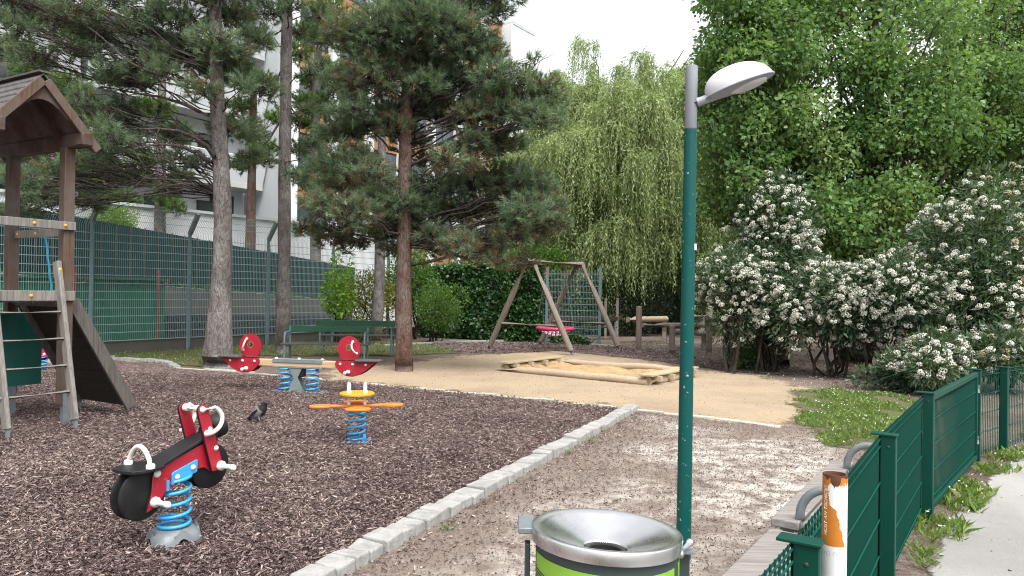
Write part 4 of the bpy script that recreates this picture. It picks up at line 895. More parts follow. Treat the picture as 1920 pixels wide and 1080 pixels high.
q = gp(165, 22.6); bush('shrub', 'bright lime green clipped bush above the retaining wall', 'shrub', (q.x - .3, q.y + 1.6, 3.75), (.95, .8, .7), 4500, 'bright_bush', .07, .6, None, 5, 'bark_dark', .2, .1, 10, 1.7)
q = gp(1075, 29.0); bush('shrub', 'dark leafy shrub behind the clear mesh panel and the swing', 'shrub', (q.x, q.y, 1.2), (1.7, .9, 1.6), 11000, 'ivy', .13, .7)
q = gp(1185, 29.5); bush('yew_bush', 'dark evergreen mass under the willow behind the log trail', 'bush', (q.x, q.y, 1.3), (1.6, 1.0, 1.7), 12000, 'yew', .12, .3)
q = gp(1235, 31); bush('yew_bush', 'second dark evergreen further right under the willow', 'bush', (q.x, q.y, 1.0), (1.2, 1.0, 1.4), 8000, 'yew', .12, .3)
for px, dd, rx, rz, lb in [(1275, 36, 1.5, .95, 'bright green bush under the willow, left of the lamp post'), (1345, 40, 2.2, 1.1, 'bright green bush on the far bank right of the lamp post'), (1240, 43, 2.4, 1.5, 'pale green bush far behind the dark evergreen'), (1420, 46, 2.2, 1.3, 'far bright bush beside the distant path')]:
    q = gp(px, dd); bush('bush', lb, 'bush', (q.x, q.y, rz * .8), (rx, 1.2, rz), 4200, 'bright_bush', .15, .6, None, 4, 'bark_dark', 0, -.05)
# trees closing the view far behind
for i, (px, dd, hh, rr, lb) in enumerate([(1000, 52, 9.0, 3.6, 'far tree peeping out left of the willow'), (1130, 58, 9.5, 4.2, 'far tree behind the middle of the willow'), (1290, 62, 10.0, 4.6, 'far tree behind the lamp pole'), (1440, 56, 9.5, 4.2, 'far tree seen between poplar trunks'), (1580, 60, 10.5, 4.6, 'far tree behind the middle flowering bush'), (1730, 54, 10, 4.2, 'far tree behind the right-hand bushes'), (1880, 50, 9.5, 4.0, 'far tree at the right edge of the view'), (1990, 46, 9, 3.8, 'far tree just at the right border')]):
    b_ = gp(px, dd); b_.z = 0
    cl = [(b_ + Vector((rng.normal() * rr * .5, rng.normal() * rr * .4, hh * rng.uniform(.25, .92))), rng.uniform(.9, 1.7)) for _ in range(26)]
    make_tree('far_tree', lb, 'tree', [b_, b_ + Vector((0, 0, hh * .4)), b_ + Vector((.2, 0, hh * .8))], [.3, .22, .1], cl, 'leaf', 'bark_dark', 'far_leaf', 'far trees closing the view', .34, leaf=.24, wr=.7, limb_r=.06, zmin=2)
for px, dd, lb in [(1640, 34, 'green undergrowth behind the poplar trunk'), (1760, 32, 'green undergrowth behind the tallest flowering bush'), (1900, 26, 'green shrub behind the fence at the right edge'), (1520, 36, 'green undergrowth seen between the flowering bushes')]:
    q = gp(px, dd); bush('shrub', lb, 'shrub', (q.x, q.y, 1.3), (2.6, 1.2, 1.6), 4200, 'far_leaf', .16, .6, None, 4, 'bark_dark', 0, -.1)
# petals dropped under the flowering bushes
Pq = scatter(5200, [(5.0, 13.0), (5.2, 17.2), (7.5, 17.2), (10.5, 14.2), (9.5, 11.6), (7.2, 12.2)], 11, 18)
V, F = leaf_geo(np.column_stack([Pq, np.full(len(Pq), .03)]), unit(np.column_stack([rng.normal(size=(len(Pq), 2)), np.abs(rng.normal(size=len(Pq))) * .2])), rng.uniform(.012, .028, len(Pq)), .8)
tag(np_mesh('fallen_petals', V, F, 'blossom', None, rng.uniform(.2, 1, len(Pq))), 'cream petals fallen on the ground under the flowering bushes', 'petals', kind='stuff')
# ---------------------------------------------------------------- spring rider shaped like a motorbike
def spring_pts(r, z0, z1, turns, flat=.6, k=20, lean=(0, 0)):
    n = int(turns * k); o = []
    for i in range(n + 1):
        t = i / n; a = 2 * math.pi * turns * t; zt_ = t
        if flat: 
            e = .14; zt_ = (t / e * .05 if t < e else (.05 + (t - e) / (1 - 2 * e) * .90 if t < 1 - e else .95 + (t - 1 + e) / e * .05))
        o.append((r * math.cos(a) + lean[0] * t, r * math.sin(a) + lean[1] * t, z0 + (z1 - z0) * zt_))
    return o
def bolts(pts, ax, r, parent, mat='white_plastic'):
    for p in pts:
        MB().dome(Vector(p), r, ax, 12, 0, .8).build('bolt_cap', mat, parent, 60)
bk = G(326, 1020); X = (1, 0, 0); Z = (0, 0, 1)
bike = thing('spring_rider', (bk.x, bk.y, 0), 'red and black motorbike spring rider on a blue coil spring', 'spring rider', R(62)); bike.scale = (.96, .96, .97)
# base: domed steel foot with four toes
mb = MB(); prof = []
for i in range(48):
    a = 2 * math.pi * i / 48; toe = .5 + .5 * math.cos(4 * (a - .5)); prof.append((a, toe))
V = []; F = []
for ring, (rr, zz) in enumerate([(.103, .122), (.124, .114), (.138, .092), (.150, .05), (.162, -.01)]):
    for a, toe in prof:
        r_ = rr * (1 + (.22 * toe if ring > 1 else .05 * toe)); z_ = zz if ring < 3 else (zz if toe > .6 else zz + (.6 - toe) * .14)
        V.append((r_ * math.cos(a), r_ * math.sin(a), z_))
for q in range(4):
    for i in range(48): F.append((q * 48 + i, q * 48 + (i + 1) % 48, (q + 1) * 48 + (i + 1) % 48, (q + 1) * 48 + i)[::-1])
F.append(tuple(range(48))); mb.add(V, F); base_ = mb.build('spring_base', 'galv', bike, 50)
bolts([(.178 * math.cos(.5 + k * math.pi / 2), .178 * math.sin(.5 + k * math.pi / 2), .055) for k in range(4)], Z, .014, base_, 'galv_dark')
spg = MB().tube(spring_pts(.100, .125, .475, 5.6), .0125, 8).build('spring', 'blue', bike, 80)
MB().tube([(.100, 0, .112), (.1, .04, .112), (.09, .07, .125)], .02, 8).build('spring_clamp', 'galv_dark', bike)
# wheels: two thick black discs each, with a grey side line
for nm, s, z, r_ in (('rear_wheel', -.275, .405, .165), ('front_wheel', .255, .485, .155)):
    mb = MB()
    for y in (-.040, .040): mb.lathe([(.02, -.011), (r_ - .008, -.011), (r_, -.006), (r_, .006), (r_ - .008, .011), (.02, .011)], (s, y, z), 48, (0, 1, 0))
    mb.lathe([(.05, -.03), (r_ * .62, -.03), (r_ * .62, .03), (.05, .03)], (s, 0, z), 32, (0, 1, 0)); mb.build('wheel', 'black', bike, 40)
body = [(-.262, .285), (-.228, .415), (-.222, .515), (-.16, .555), (-.05, .595), (.10, .640), (.205, .672), (.245, .655), (.285, .56), (.29, .50), (.262, .462), (.225, .452), (.205, .475), (.175, .492), (.13, .49), (.09, .474), (.03, .445), (-.05, .418), (-.12, .392), (-.150, .355), (-.168, .318)]
for y in (-.058, .058): MB().prism(body, .022, (0, y, 0), X, Z, edge=1).build('body_panel', ['red', 'black'], bike, 40, .004)
def capsule(w_, pa, pb, seg=10):
    pa = Vector((*pa, 0)).to_2d(); pb = Vector((*pb, 0)).to_2d(); d = (pb - pa).normalized(); n_ = Vector((-d.y, d.x)); a0 = math.atan2(n_.y, n_.x); o = []
    for i in range(seg + 1): a = a0 + math.pi * i / seg; o.append(tuple(pa + Vector((math.cos(a), math.sin(a))) * w_ / 2))
    for i in range(seg + 1): a = a0 + math.pi + math.pi * i / seg; o.append(tuple(pb + Vector((math.cos(a), math.sin(a))) * w_ / 2))
    return o
fork = [(.215, .46), (.305, .46), (.31, .49), (.175, .905), (.165, .925), (.145, .938), (.12, .938), (.10, .925), (.09, .905), (.092, .88)]
for y in (-.098, .098): MB().prism(fork, .024, (0, y, 0), X, Z, edge=1).build('fork_panel', ['red', 'black'], bike, 40, .004)
mb = MB(); mb.box((.265, 0, .70), (.05, .15, .10)); mb.box((.24, 0, .62), (.02, .15, .2)); mb.build('fork_block', 'black', bike, 40, .008)
MB().lathe([(.001, .0), (.062, .0), (.080, .018), (.088, .05), (.088, .085), (.07, .098), (.001, .1)], (.285, 0, .735), 32, (.95, 0, .3)).build('headlight', 'black', bike, 40)
ux = Vector((.93, 0, .32)).normalized(); uy = Vector((0, 1, 0))
seat = [(-.20, -.10), (-.17, -.125), (-.10, -.125), (-.07, -.09), (.32, -.075), (.34, -.05), (.34, .05), (.32, .075), (-.07, .09), (-.10, .125), (-.17, .125), (-.20, .10)]
# seat: flat tail and rising front
sp = [(-.405, .06), (-.39, .10), (-.34, .128), (-.25, .135), (-.175, .125), (-.165, .098), (-.12, .09), (.10, .082), (.20, .08), (.215, .06)]
sp = sp + [(x, -y) for x, y in sp[::-1]]
V = []; zz = lambda x: .560 + (max(0, x + .175)) * .345
V = [(x, y, zz(x)) for x, y in sp] + [(x, y, zz(x) + .022) for x, y in sp]; k = len(sp)
mb = MB(); ks = k // 2
F = []
for i in range(ks - 1):
    a, b = i, i + 1; c, d_ = k - 1 - i, k - 2 - i; F += [(a, b, d_, c), (a + k, c + k, d_ + k, b + k)]
for i in range(k): F.append((i, i + k, (i + 1) % k + k, (i + 1) % k))
mb.add(V, F); st_ = mb.build('seat', 'black', bike, 40, .004)
h = [(-.27, -.112 + .224 * i / 14, .585 + .125 * math.sin(math.pi * i / 14) ** .6) for i in range(15)]
mb = MB().tube(h, .0155, 10)
for s_ in (0, -1): mb.lathe([(.028, 0), (.028, .022), (.02, .03)], Vector(h[s_]) - Vector((0, 0, .004)), 14)
mb.build('grab_handle', 'white_plastic', bike, 60)
for y, sg in ((-.110, -1), (.110, 1)):                      # half-ring handles on the fork
    c = Vector((.155, y, .83)); pts = [(c.x - .028 * 0 + .105 * math.sin(a) + .035 * math.cos(a), y + sg * .02 + sg * .015 * math.sin(a), c.z + .088 * math.cos(a) - .03 * math.sin(a)) for a in [math.pi * i / 14 for i in range(15)]]
    pts[0] = (.125, y, .905); pts[-1] = (.165, y, .735); mb = MB().tube(pts, .0155, 10); mb.ball(pts[0], .022, 12); mb.ball(pts[-1], .024, 12); mb.build('handle_ring', 'white_plastic', bike, 60)
mb = MB().cyl((.13, -.078, .905), (.13, .078, .905), .0165, 12); mb.lathe([(.026, 0), (.026, .035), (.018, .04)], (.13, -.076, .905), 14, (0, 1, 0)); mb.lathe([(.026, 0), (.026, .035), (.018, .04)], (.13, .076, .905), 14, (0, -1, 0)); mb.build('cross_bar', 'white_plastic', bike, 60)
for s, z in ((-.205, .345), (.285, .490)):                   # foot pegs both sides
    for sg in (-1, 1):
        y0 = .070 if s < 0 else .111
        mb = MB(); mb.lathe([(.034, 0), (.034, .02), (.024, .032), (.0185, .04), (.0175, .105), (.022, .115), (.022, .135), (.014, .145), (.001, .147)], (s, sg * y0, z), 16, (0, sg, 0)); mb.build('foot_peg', 'white_plastic', bike, 40)
for sg in (-1, 1):
    pr = MB().prism([(-.085, .425), (.115, .478), (.118, .555), (.108, .562), (-.075, .512), (-.086, .502)], .012, (0, sg * .076, 0), X, Z).build('side_plate', 'blue', bike, 40, .003)
    bolts([(-.045, sg * .083, .475), (.078, sg * .083, .515)], (0, sg, 0), .019, pr)
    bolts([(.245, sg * .111, .62), (.19, sg * .111, .76)], (0, sg, 0), .0185, bike)
    bolts([(-.19, sg * .070, .525)], (0, sg, 0), .026, bike)
MB().box((-.02, 0, .463), (.22, .13, .012)).box((-.11, -.05, .43), (.02, .05, .07)).build('spring_plate', 'blue', bike, 40)

# ---------------------------------------------------------------- spring seesaw with two red birds
sq = G(560, 736); sw = thing('spring_seesaw', (sq.x, sq.y, 0), 'red bird spring seesaw with a wooden beam on two blue springs', 'seesaw', R(-10))
MB().box((0, 0, .475), (1.95, .12, .105)).build('beam', 'beam_wood', sw, 30, .006)
MB().box((.0, 0, .536), (.86, .15, .014)).box((0, -.071, .51), (.86, .006, .05)).box((0, .071, .51), (.86, .006, .05)).box((.0, 0, .412), (.86, .16, .018)).build('beam_sleeve', 'galv_dark', sw, 30, .003)
bolts([(-.40, 0, .543), (0, 0, .543), (.40, 0, .543)], Z, .028, sw)
for s in (-1, 1):
    k = 48; oc = []; hc = []
    for i in range(k):
        a = 2 * math.pi * i / k; r_ = .198; x_, z_ = r_ * math.cos(a), r_ * math.sin(a) * 1.03
        aa = math.atan2(z_, -s * x_)                               # mouth notch on the inner side
        dn = abs(((aa + .42 + math.pi) % (2 * math.pi)) - math.pi)
        if dn < .14: f = 1 - .17 * (1 - dn / .14); x_ *= f; z_ *= f
        if z_ < -.175: z_ = -.175
        oc.append((x_, z_)); hc.append((.042 * math.cos(a), .042 * math.sin(a) + .02))
    hx = s * .855
    hd = MB().plate_hole(oc, hc, .022, (hx, 0, .735), X, Z, edge=1).build('bird_head', ['red', 'black'], sw, 40)
    MB().lathe([(.052, -.013), (.052, .013), (.044, .013), (.044, -.013), (.052, -.013)], (hx, 0, .755), 24, (0, 1, 0), cap=False).build('eye_ring', 'bench_orange', hd, 40)
    for y in (-1, 1):
        pts = [(hx + s * (.02 + .12 - .075 * math.sin(t * math.pi * .5 + .15)), y * (.012 + .075 * math.sin(math.pi * t) ** .5), .665 + .185 * t) for t in [i / 12 for i in range(13)]]
        mb = MB().tube(pts, .0145, 10); mb.ball(pts[0], .022, 12); mb.ball(pts[-1], .022, 12); mb.build('handle', 'white_plastic', sw, 60)
    hull = [(s * x, z) for x, z in [(.665, .545), (1.33, .545), (1.25, .465), (1.15, .385), (1.05, .325), (.95, .298), (.85, .305), (.76, .345), (.69, .41), (.655, .48)]]
    for y in (-.076, .076):
        hl = MB().prism(hull, .022, (0, y, 0), X, Z, edge=1).build('bird_hull', ['red', 'black'], sw, 40, .003)
        sg = 1 if y > 0 else -1
        bolts([(s * x, y + sg * .011, .495) for x in (.74, .95, 1.17)], (0, sg, 0), .022, hl)
        MB().lathe([(.034, 0), (.034, .02), (.022, .03), (.019, .11), (.026, .12), (.026, .14), (.001, .148)], (s * .88, y + sg * .011, .372), 14, (0, sg, 0)).build('foot_peg', 'white_plastic', hl, 40)
    st2 = [(.98, -.10), (1.02, -.15), (1.30, -.15), (1.40, -.08), (1.40, .08), (1.30, .15), (1.02, .15), (.98, .10)]
    MB().prism([(s * a, b) for a, b in st2], .022, (0, 0, .558), X, (0, 1, 0)).build('seat', 'seat_dark', sw, 40, .004)
    MB().tube(spring_pts(.098, .05, .395, 5.2), .0125, 8).build('spring', 'blue', sw, 80, loc=(s * .235, 0, 0))
    MB().box((s * .235, .0, .40), (.16, .14, .02)).box((s * .32, -.03, .06), (.02, .09, .06)).build('spring_plate', 'blue_dark', sw, 30)
for y in (-.066, .066):
    MB().prism([(-.145, .40), (.085, .40), (.04, .31), (.012, .245), (.05, .17), (.11, .03), (-.145, .03), (-.11, .15), (-.06, .235), (-.10, .31)], .012, (0, y, 0), X, Z).build('rocker_plate', 'galv_dark', sw, 40, .002)
MB().box((.05, 0, .325), (.1, .11, .13)).build('damper', 'black', sw, 30, .01)
MB().box((.0, 0, .02), (.86, .30, .022)).box((.44, .02, .012), (.10, .34, .024)).build('base_plate', 'galv', sw, 30, .004)
bolts([(.36, -.1, .031), (.36, .1, .031), (-.36, -.1, .031), (-.36, .1, .031)], Z, .014, sw, 'galv')

# ---------------------------------------------------------------- orange spring rocker with four paddles
oq = G(668, 829); og = thing('spring_rider', (oq.x, oq.y, 0), 'orange four-paddle spring rocker with a yellow disc on top', 'spring rider', R(14))
MB().tube(spring_pts(.092, .03, .345, 5.6), .0118, 8).build('spring', 'blue', og, 80)
MB().box((0, 0, .362), (.17, .13, .045)).build('spring_collar', 'blue_dark', og, 30, .006)
MB().box((.085, -.045, .05), (.035, .07, .085)).box((0, 0, .008), (.26, .22, .02)).build('spring_foot', 'blue', og, 30, .004)
def paddle():
    o = []
    half = [(.085, .05), (.20, .032), (.275, .034), (.30, .058), (.36, .073), (.43, .074), (.485, .055), (.507, .022)]
    quad = half + [(x, -y) for x, y in half[::-1]]
    return half
hf = [(.105, .038), (.20, .030), (.275, .034), (.30, .060), (.36, .078), (.43, .078), (.488, .056), (.510, .020)]
vt = [(.045, .11), (.055, .18), (.105, .205), (.13, .235), (.14, .275), (.115, .315), (.05, .335)]
poly = [(x, y) for x, y in hf[::-1]] + [(x, y) for x, y in vt]; poly = [(x, -y) for x, y in hf] and poly
right = [(x, y) for x, y in hf]                                     # build outline counter-clockwise
outl = [(x, -y) for x, y in hf] + [(x, y) for x, y in hf[::-1]] + vt + [(-x, y) for x, y in vt[::-1]] + [(-x, y) for x, y in hf] + [(-x, -y) for x, y in hf[::-1]] + [(-x, -y) for x, y in vt] + [(x, -y) for x, y in vt[::-1]]
MB().prism(outl, .026, (0, 0, .405), X, (0, 1, 0)).build('paddle_seat', 'orange', og, 40, .006)
MB().lathe([(.001, 0), (.185, 0), (.192, .006), (.192, .020), (.185, .026), (.001, .026)], (0, 0, .525), 48).build('disc', 'yellow', og, 40)
for s in (-1, 1):
    MB().cyl((s * .088, 0, .418), (s * .088, 0, .526), .0175, 12).build('pillar', 'white_plastic', og, 40)
    MB().lathe([(.027, 0), (.027, .02), (.021, .03), (.0215, .085), (.016, .108), (.001, .118)], (s * .088, 0, .550), 16).build('hand_grip', 'white_plastic', og, 50)

# ---------------------------------------------------------------- hooded crow
cq = G(489, 795); cr = thing('crow', (cq.x, cq.y, 0), 'grey and black hooded crow standing on the bark chips', 'bird', R(-24))
mt, t_, b_ = newmat('crow_feathers'); a_ = N(t_, 'Attribute'); a_.attribute_name = 'tint'
t_.links.new(ramp(t_, a_.outputs['Fac'], [(0, (.010, .010, .013)), (.45, (.012, .012, .015)), (.55, (.12, .115, .115)), (1, (.17, .16, .16))]), b_.inputs['Base Color']); b_.inputs['Roughness'].default_value = .6; M['crow'] = mt
sk = [(-.205, 0, .050, .012, .020), (-.15, 0, .072, .020, .030), (-.10, 0, .098, .044, .048), (-.055, 0, .128, .062, .064), (-.012, 0, .158, .068, .070), (.022, 0, .192, .058, .060), (.040, 0, .222, .042, .045), (.050, 0, .248, .037, .038), (.064, 0, .268, .036, .034), (.084, 0, .272, .028, .026), (.100, 0, .268, .014, .014), (.120, 0, .263, .010, .010), (.140, 0, .256, .002, .003)]
V = []; F = []; n_ = 14
for i, (x, y, z, ry, rz) in enumerate(sk):
    a = sk[max(i - 1, 0)]; c = sk[min(i + 1, len(sk) - 1)]; d = Vector((c[0] - a[0], 0, c[2] - a[2])).normalized(); up = Vector((-d.z, 0, d.x))
    for j in range(n_): th = 2 * math.pi * j / n_; V.append(Vector((x, y, z)) + Vector((0, 1, 0)) * ry * math.cos(th) + up * rz * math.sin(th))
for i in range(len(sk) - 1):
    for j in range(n_): F.append((i * n_ + j, i * n_ + (j + 1) % n_, (i + 1) * n_ + (j + 1) % n_, (i + 1) * n_ + j))
F += [tuple(range(n_))[::-1], tuple((len(sk) - 1) * n_ + j for j in range(n_))]
mb = MB().add(V, F); nb = len(mb.f)
for s in (-1, 1):
    mb.tube([(-.01, s * .028, .11), (.008, s * .03, .05), (-.004, s * .03, .012)], [.018, .009, .005], 8)
    for aa in (-.5, 0, .5, math.pi): mb.tube([(-.004, s * .03, .012), (-.004 + .035 * math.cos(aa), s * .03 + .03 * math.sin(aa), .012)], [.004, .002], 6)
cb = mb.build('body', 'crow', cr, 80)
ti = []
for p in cb.data.polygons:
    c = p.center; grey = (-.14 < c.x < .05 and c.z > .05 and c.z + c.x * .35 < .205 and not (c.x > .028 and abs(c.y) < .045 and c.z > .13))
    ti.append(.85 if grey else .1)
a_ = cb.data.attributes.new('tint', 'FLOAT', 'FACE'); a_.data.foreach_set('value', ti)
for s in (-1, 1):
    wg = [(-.195, .052), (-.12, .082), (-.06, .118), (-.015, .155), (.006, .175), (-.004, .192), (-.04, .172), (-.09, .138), (-.14, .100)]
    V = []; k = len(wg)
    for lay in (0, 1):
        for x, z in wg: V.append((x, s * ((.060 if -.13 < x else .03) * (1 - abs(x) * .9) + .006 + .006 * lay), z))
    F = [tuple(range(k)), tuple(range(k, 2 * k))[::-1]] + [(i, i + k, (i + 1) % k + k, (i + 1) % k) for i in range(k)]
    MB().add(V, F).build('wing', 'black', cr, 60)
for s in (-1, 1): MB().ball((.078, s * .030, .280), .005, 8).build('eye', 'print_black', cr, 60)

# ---------------------------------------------------------------- wooden climbing tower
TA = Vector((-5.40, 8.90, 0)); tu = Vector((.5, .866, 0)); tv = Vector((-.866, .5, 0)); tz = Vector((0, 0, 1))
tow = thing('climbing_tower', TA, 'wooden climbing tower with shingled gable roof and ladder', 'playground tower')
def T(u, v, z): return tu * u + tv * v + tz * z
rt = Matrix((tu, tv, tz)).transposed()
for (u, v) in ((0, 0), (0, 1.25), (-.95, 0), (-.95, 1.25)):
    p = MB().box(T(u, v, 1.80), (.125, .125, 3.10), rt).build('post', 'post_wood', tow, 30, .008)
    MB().box(T(u, v - .07, .18), (.09, .01, .5), rt).box(T(u, v, .12), (.05, .05, .26), rt).build('post_foot', 'galv', p, 30)
for u in (0, -.95): MB().box(T(u, .55, 3.42), (.10, 1.9, .16), rt).box(T(u, -.34, 3.42), (.13, .14, .14), rt).build('eave_beam', 'brown_wood', tow, 30, .006)
zr, ze, eu, ou = 4.03, 3.36, .10, -.475                          # ridge and eave heights
half = .475 + eu
for s, lb2 in ((1, 'far'), (-1, 'near')):
    mb = MB(); nrow = 7
    for r_ in range(nrow):
        f0 = r_ / nrow; f1 = (r_ + 1.25) / nrow; f1 = min(f1, 1.03); c = 0; v0 = -.36
        while v0 < 1.62:
            wd_ = rng.uniform(.09, .15); a0 = T(ou + s * half * f0, v0, zr - (zr - ze) * f0 + .035); a1 = T(ou + s * half * f1, v0, zr - (zr - ze) * f1 + .055 + rng.uniform(0, .006))
            V = []
            for q in (a0, a1):
                for vv in (.003, wd_ - .003): V += [q + tv * vv, q + tv * vv + tz * .02]
            mb.add(V, [(1, 3, 7, 5), (0, 4, 6, 2), (4, 5, 7, 6), (0, 2, 3, 1), (0, 1, 5, 4), (2, 6, 7, 3)]); v0 += wd_
    mb.build('shingles', 'shingle', tow, 0)
    V = [T(ou + s * half * f, v, zr - (zr - ze) * f - dz) for f in (0, 1) for v in (-.32, 1.6) for dz in (-.02, .012)]
    MB().add(V, [(0, 1, 3, 2), (4, 6, 7, 5), (0, 4, 5, 1), (2, 3, 7, 6), (0, 2, 6, 4), (1, 5, 7, 3)]).build('roof_boards', 'brown_wood', tow, 0)
    for v in (-.37, 1.63):
        MB().bar(T(ou + s * .02, v, zr - .03), T(ou + s * (half + .05), v, ze - .05), .035, .10, up=tv.cross(tu * s)).build('barge_board', 'post_wood', tow, 30, .004)
    MB().bar(T(ou + s * .02, .1, zr - .06), T(ou + s * half, .1, ze - .06), .05, .09).build('rafter', 'brown_wood', tow, 30)
gable = [(-.52, -.58), (-.33, -.38)] + [(-.30 + .60 * i / 10, -.40 + .20 * math.sin(math.pi * i / 10)) for i in range(11)] + [(.33, -.38), (.52, -.58), (0, .0)]
MB().prism([(a, b) for a, b in gable], .03, T(ou, -.33, zr - .04), tu, tz).build('gable_board', 'brown_wood', tow, 30)
MB().box(T(ou, .6, zr + .066), (.13, 1.95, .02), rt).build('ridge_cap', 'shingle', tow, 30)
pb = MB()
for i in range(9): pb.box(T(-.9 + i * .105 + .02, .62, 1.50), (.10, 1.3, .035), rt)
pb.build('platform', 'grey_wood', tow, 30, .004)
for (nm, u0, v0, u1, v1, z, h_) in (('edge_board', -1.05, -.085, .06, -.085, 1.56, .12), ('rail_board', -1.0, -.08, .06, -.08, 2.40, .10), ('rail_board', .02, -.02, .02, 1.27, 2.33, .10), ('edge_board', .02, .07, .02, 1.2, 1.47, .10)):
    o = MB().bar(T(u0, v0, z), T(u1, v1, z), .04, h_, up=tz).build(nm, 'grey_wood', tow, 30, .006)
    for f in (.12, .55, .88):
        a = T(u0 + (u1 - u0) * f, v0 + (v1 - v0) * f, z); nn_ = tv * -1 if abs(u1 - u0) > .5 else tu * -1
        MB().dome(a + nn_ * .021, .022, nn_, 12, 0, .7).build('bolt_cap', 'yellow', o, 60)
# ladder
for u in (-.12, -.84):
    o = MB().bar(T(u, -.46, .12), T(u, -.03, 1.97), .055, .115, up=tv).build('ladder_rail', 'grey_wood', tow, 30, .012)
    MB().box(T(u, -.475, .06), (.03, .05, .3), rt).build('rail_foot', 'galv_dark', o); MB().dome(T(u, -.10, 1.87), .026, tv * -1, 12, 0, .7).build('bolt_cap', 'yellow', o, 60)
for z in (.45, .75, 1.06, 1.37):
    v = -.46 + .43 * (z - .12) / 1.85; MB().cyl(T(-.88, v, z), T(-.09, v, z), .021, 12).build('rung', 'grey_wood', tow, 60)
# ramp down the far side
rp = MB()
a0, a1 = T(.10, .03, 1.50), T(.86, -.02, .11); b0, b1 = T(.10, 1.2, 1.50), T(.86, 1.14, .11); nr_ = (a1 - a0).cross(b0 - a0).normalized()
if nr_.z < 0: nr_ = -nr_
for i in range(9):
    f0, f1 = i / 9 + .004, (i + 1) / 9 - .004; V = [a0.lerp(a1, f0), a0.lerp(a1, f1), b0.lerp(b1, f1), b0.lerp(b1, f0)]; V = V + [p + nr_ * .03 for p in V]
    rp.add(V, [(0, 3, 2, 1), (4, 5, 6, 7), (0, 1, 5, 4), (1, 2, 6, 5), (2, 3, 7, 6), (3, 0, 4, 7)])
rp.build('ramp_deck', 'dark_wood', tow, 0)
for p0, p1 in ((a0, a1), (b0, b1)): MB().bar(p0 + nr_ * .0, p1 + nr_ * .0, .05, .15, up=nr_).build('ramp_side', 'ramp_edge', tow, 30, .006)
rb = MB()
for f in (.18, .34, .5, .66, .82): rb.bar(a0.lerp(a1, f) + nr_ * .05, b0.lerp(b1, f) + nr_ * .05, .03, .04, up=nr_)
rb.build('ramp_cleats', 'log', tow, 30)
for p in (a1, b1): MB().cyl(p * 1 + tz * -.12, p + tz * .02, .02, 8).build('ramp_foot', 'galv_dark', tow)
MB().box(T(-.1, 1.18, .85), (.9, .02, .95), rt).build('play_panel', 'play_green', tow, 30)
rpq = curve_pts(T(.0, .45, 2.28), T(.02, .30, 1.50), -.05, 8); MB().tube(rpq, .012, 8).build('climbing_rope', 'rope_blue', tow, 60)
pl_ = G(107, 712); bt = thing('plastic_bottle', (pl_.x, pl_.y, .01), 'small blue plastic bottle lying under the tower ladder', 'bottle', .4)
MB().lathe([(.001, 0), (.028, 0), (.03, .01), (.03, .11), (.012, .145), (.012, .16)], (0, 0, .035), 16, (.3, .2, .9)).build('bottle', 'rope_blue', bt, 50); MB().lathe([(.014, .0), (.014, .02), (.001, .021)], Vector((0, 0, .035)) + Vector((.3, .2, .9)).normalized() * .16, 12, (.3, .2, .9)).build('cap', 'white_plastic', bt, 50)
rr_ = G(78, 694); rs = thing('spring_rider', (rr_.x, rr_.y, 0), 'half hidden red and black spring rider behind the ladder', 'spring rider', .3)
MB().tube(spring_pts(.09, .03, .3, 5), .012, 8).build('spring', 'blue', rs, 80)
MB().lathe([(.02, -.02), (.15, -.02), (.16, 0), (.15, .02), (.02, .02)], (-.06, .02, .30), 32, (0, 1, 0)).build('wheel', 'black', rs, 40)
MB().prism([(-.03, .26), (.22, .26), (.26, .34), (.16, .44), (.08, .52), (.02, .42)], .03, (0, -.03, 0), X, Z).build('body_panel', 'red', rs, 40, .004); bolts([(.05, -.046, .32)], (0, -1, 0), .025, rs)

# ---------------------------------------------------------------- park benches
def park_bench(p, rz, L, label, wmat, feet=('galv_dark'), g=None):
    t = thing('park_bench', p, label, 'bench', rz, g)
    MB().box((0, -.265, .765), (L, .03, .145)).build('backrest', wmat, t, 30, .008)
    mb = MB()
    for y in (-.17, .0, .17): mb.box((0, y + .03, .445), (L, .15, .035))
    mb.build('seat', 'seat_dark' if wmat == 'bench_green' else wmat, t, 30, .006)
    for s in (-1, 1):
        x = s * (L / 2 - .09)
        mb = MB(); mb.tube([(x, -.24, .81), (x, -.245, .45), (x, -.25, .0)], .024, 8); mb.tube([(x, .25, 0), (x, .245, .42), (x, .25, .62), (x, .20, .69), (x, .1, .70), (x, -.22, .70)], .022, 8); mb.bar((x, -.24, .415), (x, .24, .415), .03, .03); mb.build('leg_frame', 'fence_grey', t, 50)
    return t
q = G(612, 681); park_bench((q.x, q.y, 0), R(183), 1.95, 'front green park bench seen from behind, nearer the red seesaw', 'bench_green')
q = G(648, 671); park_bench((q.x + .15, q.y + .6, .07), R(3), 1.95, 'rear green park bench with flaking paint, partly behind the front one', 'bench_green')

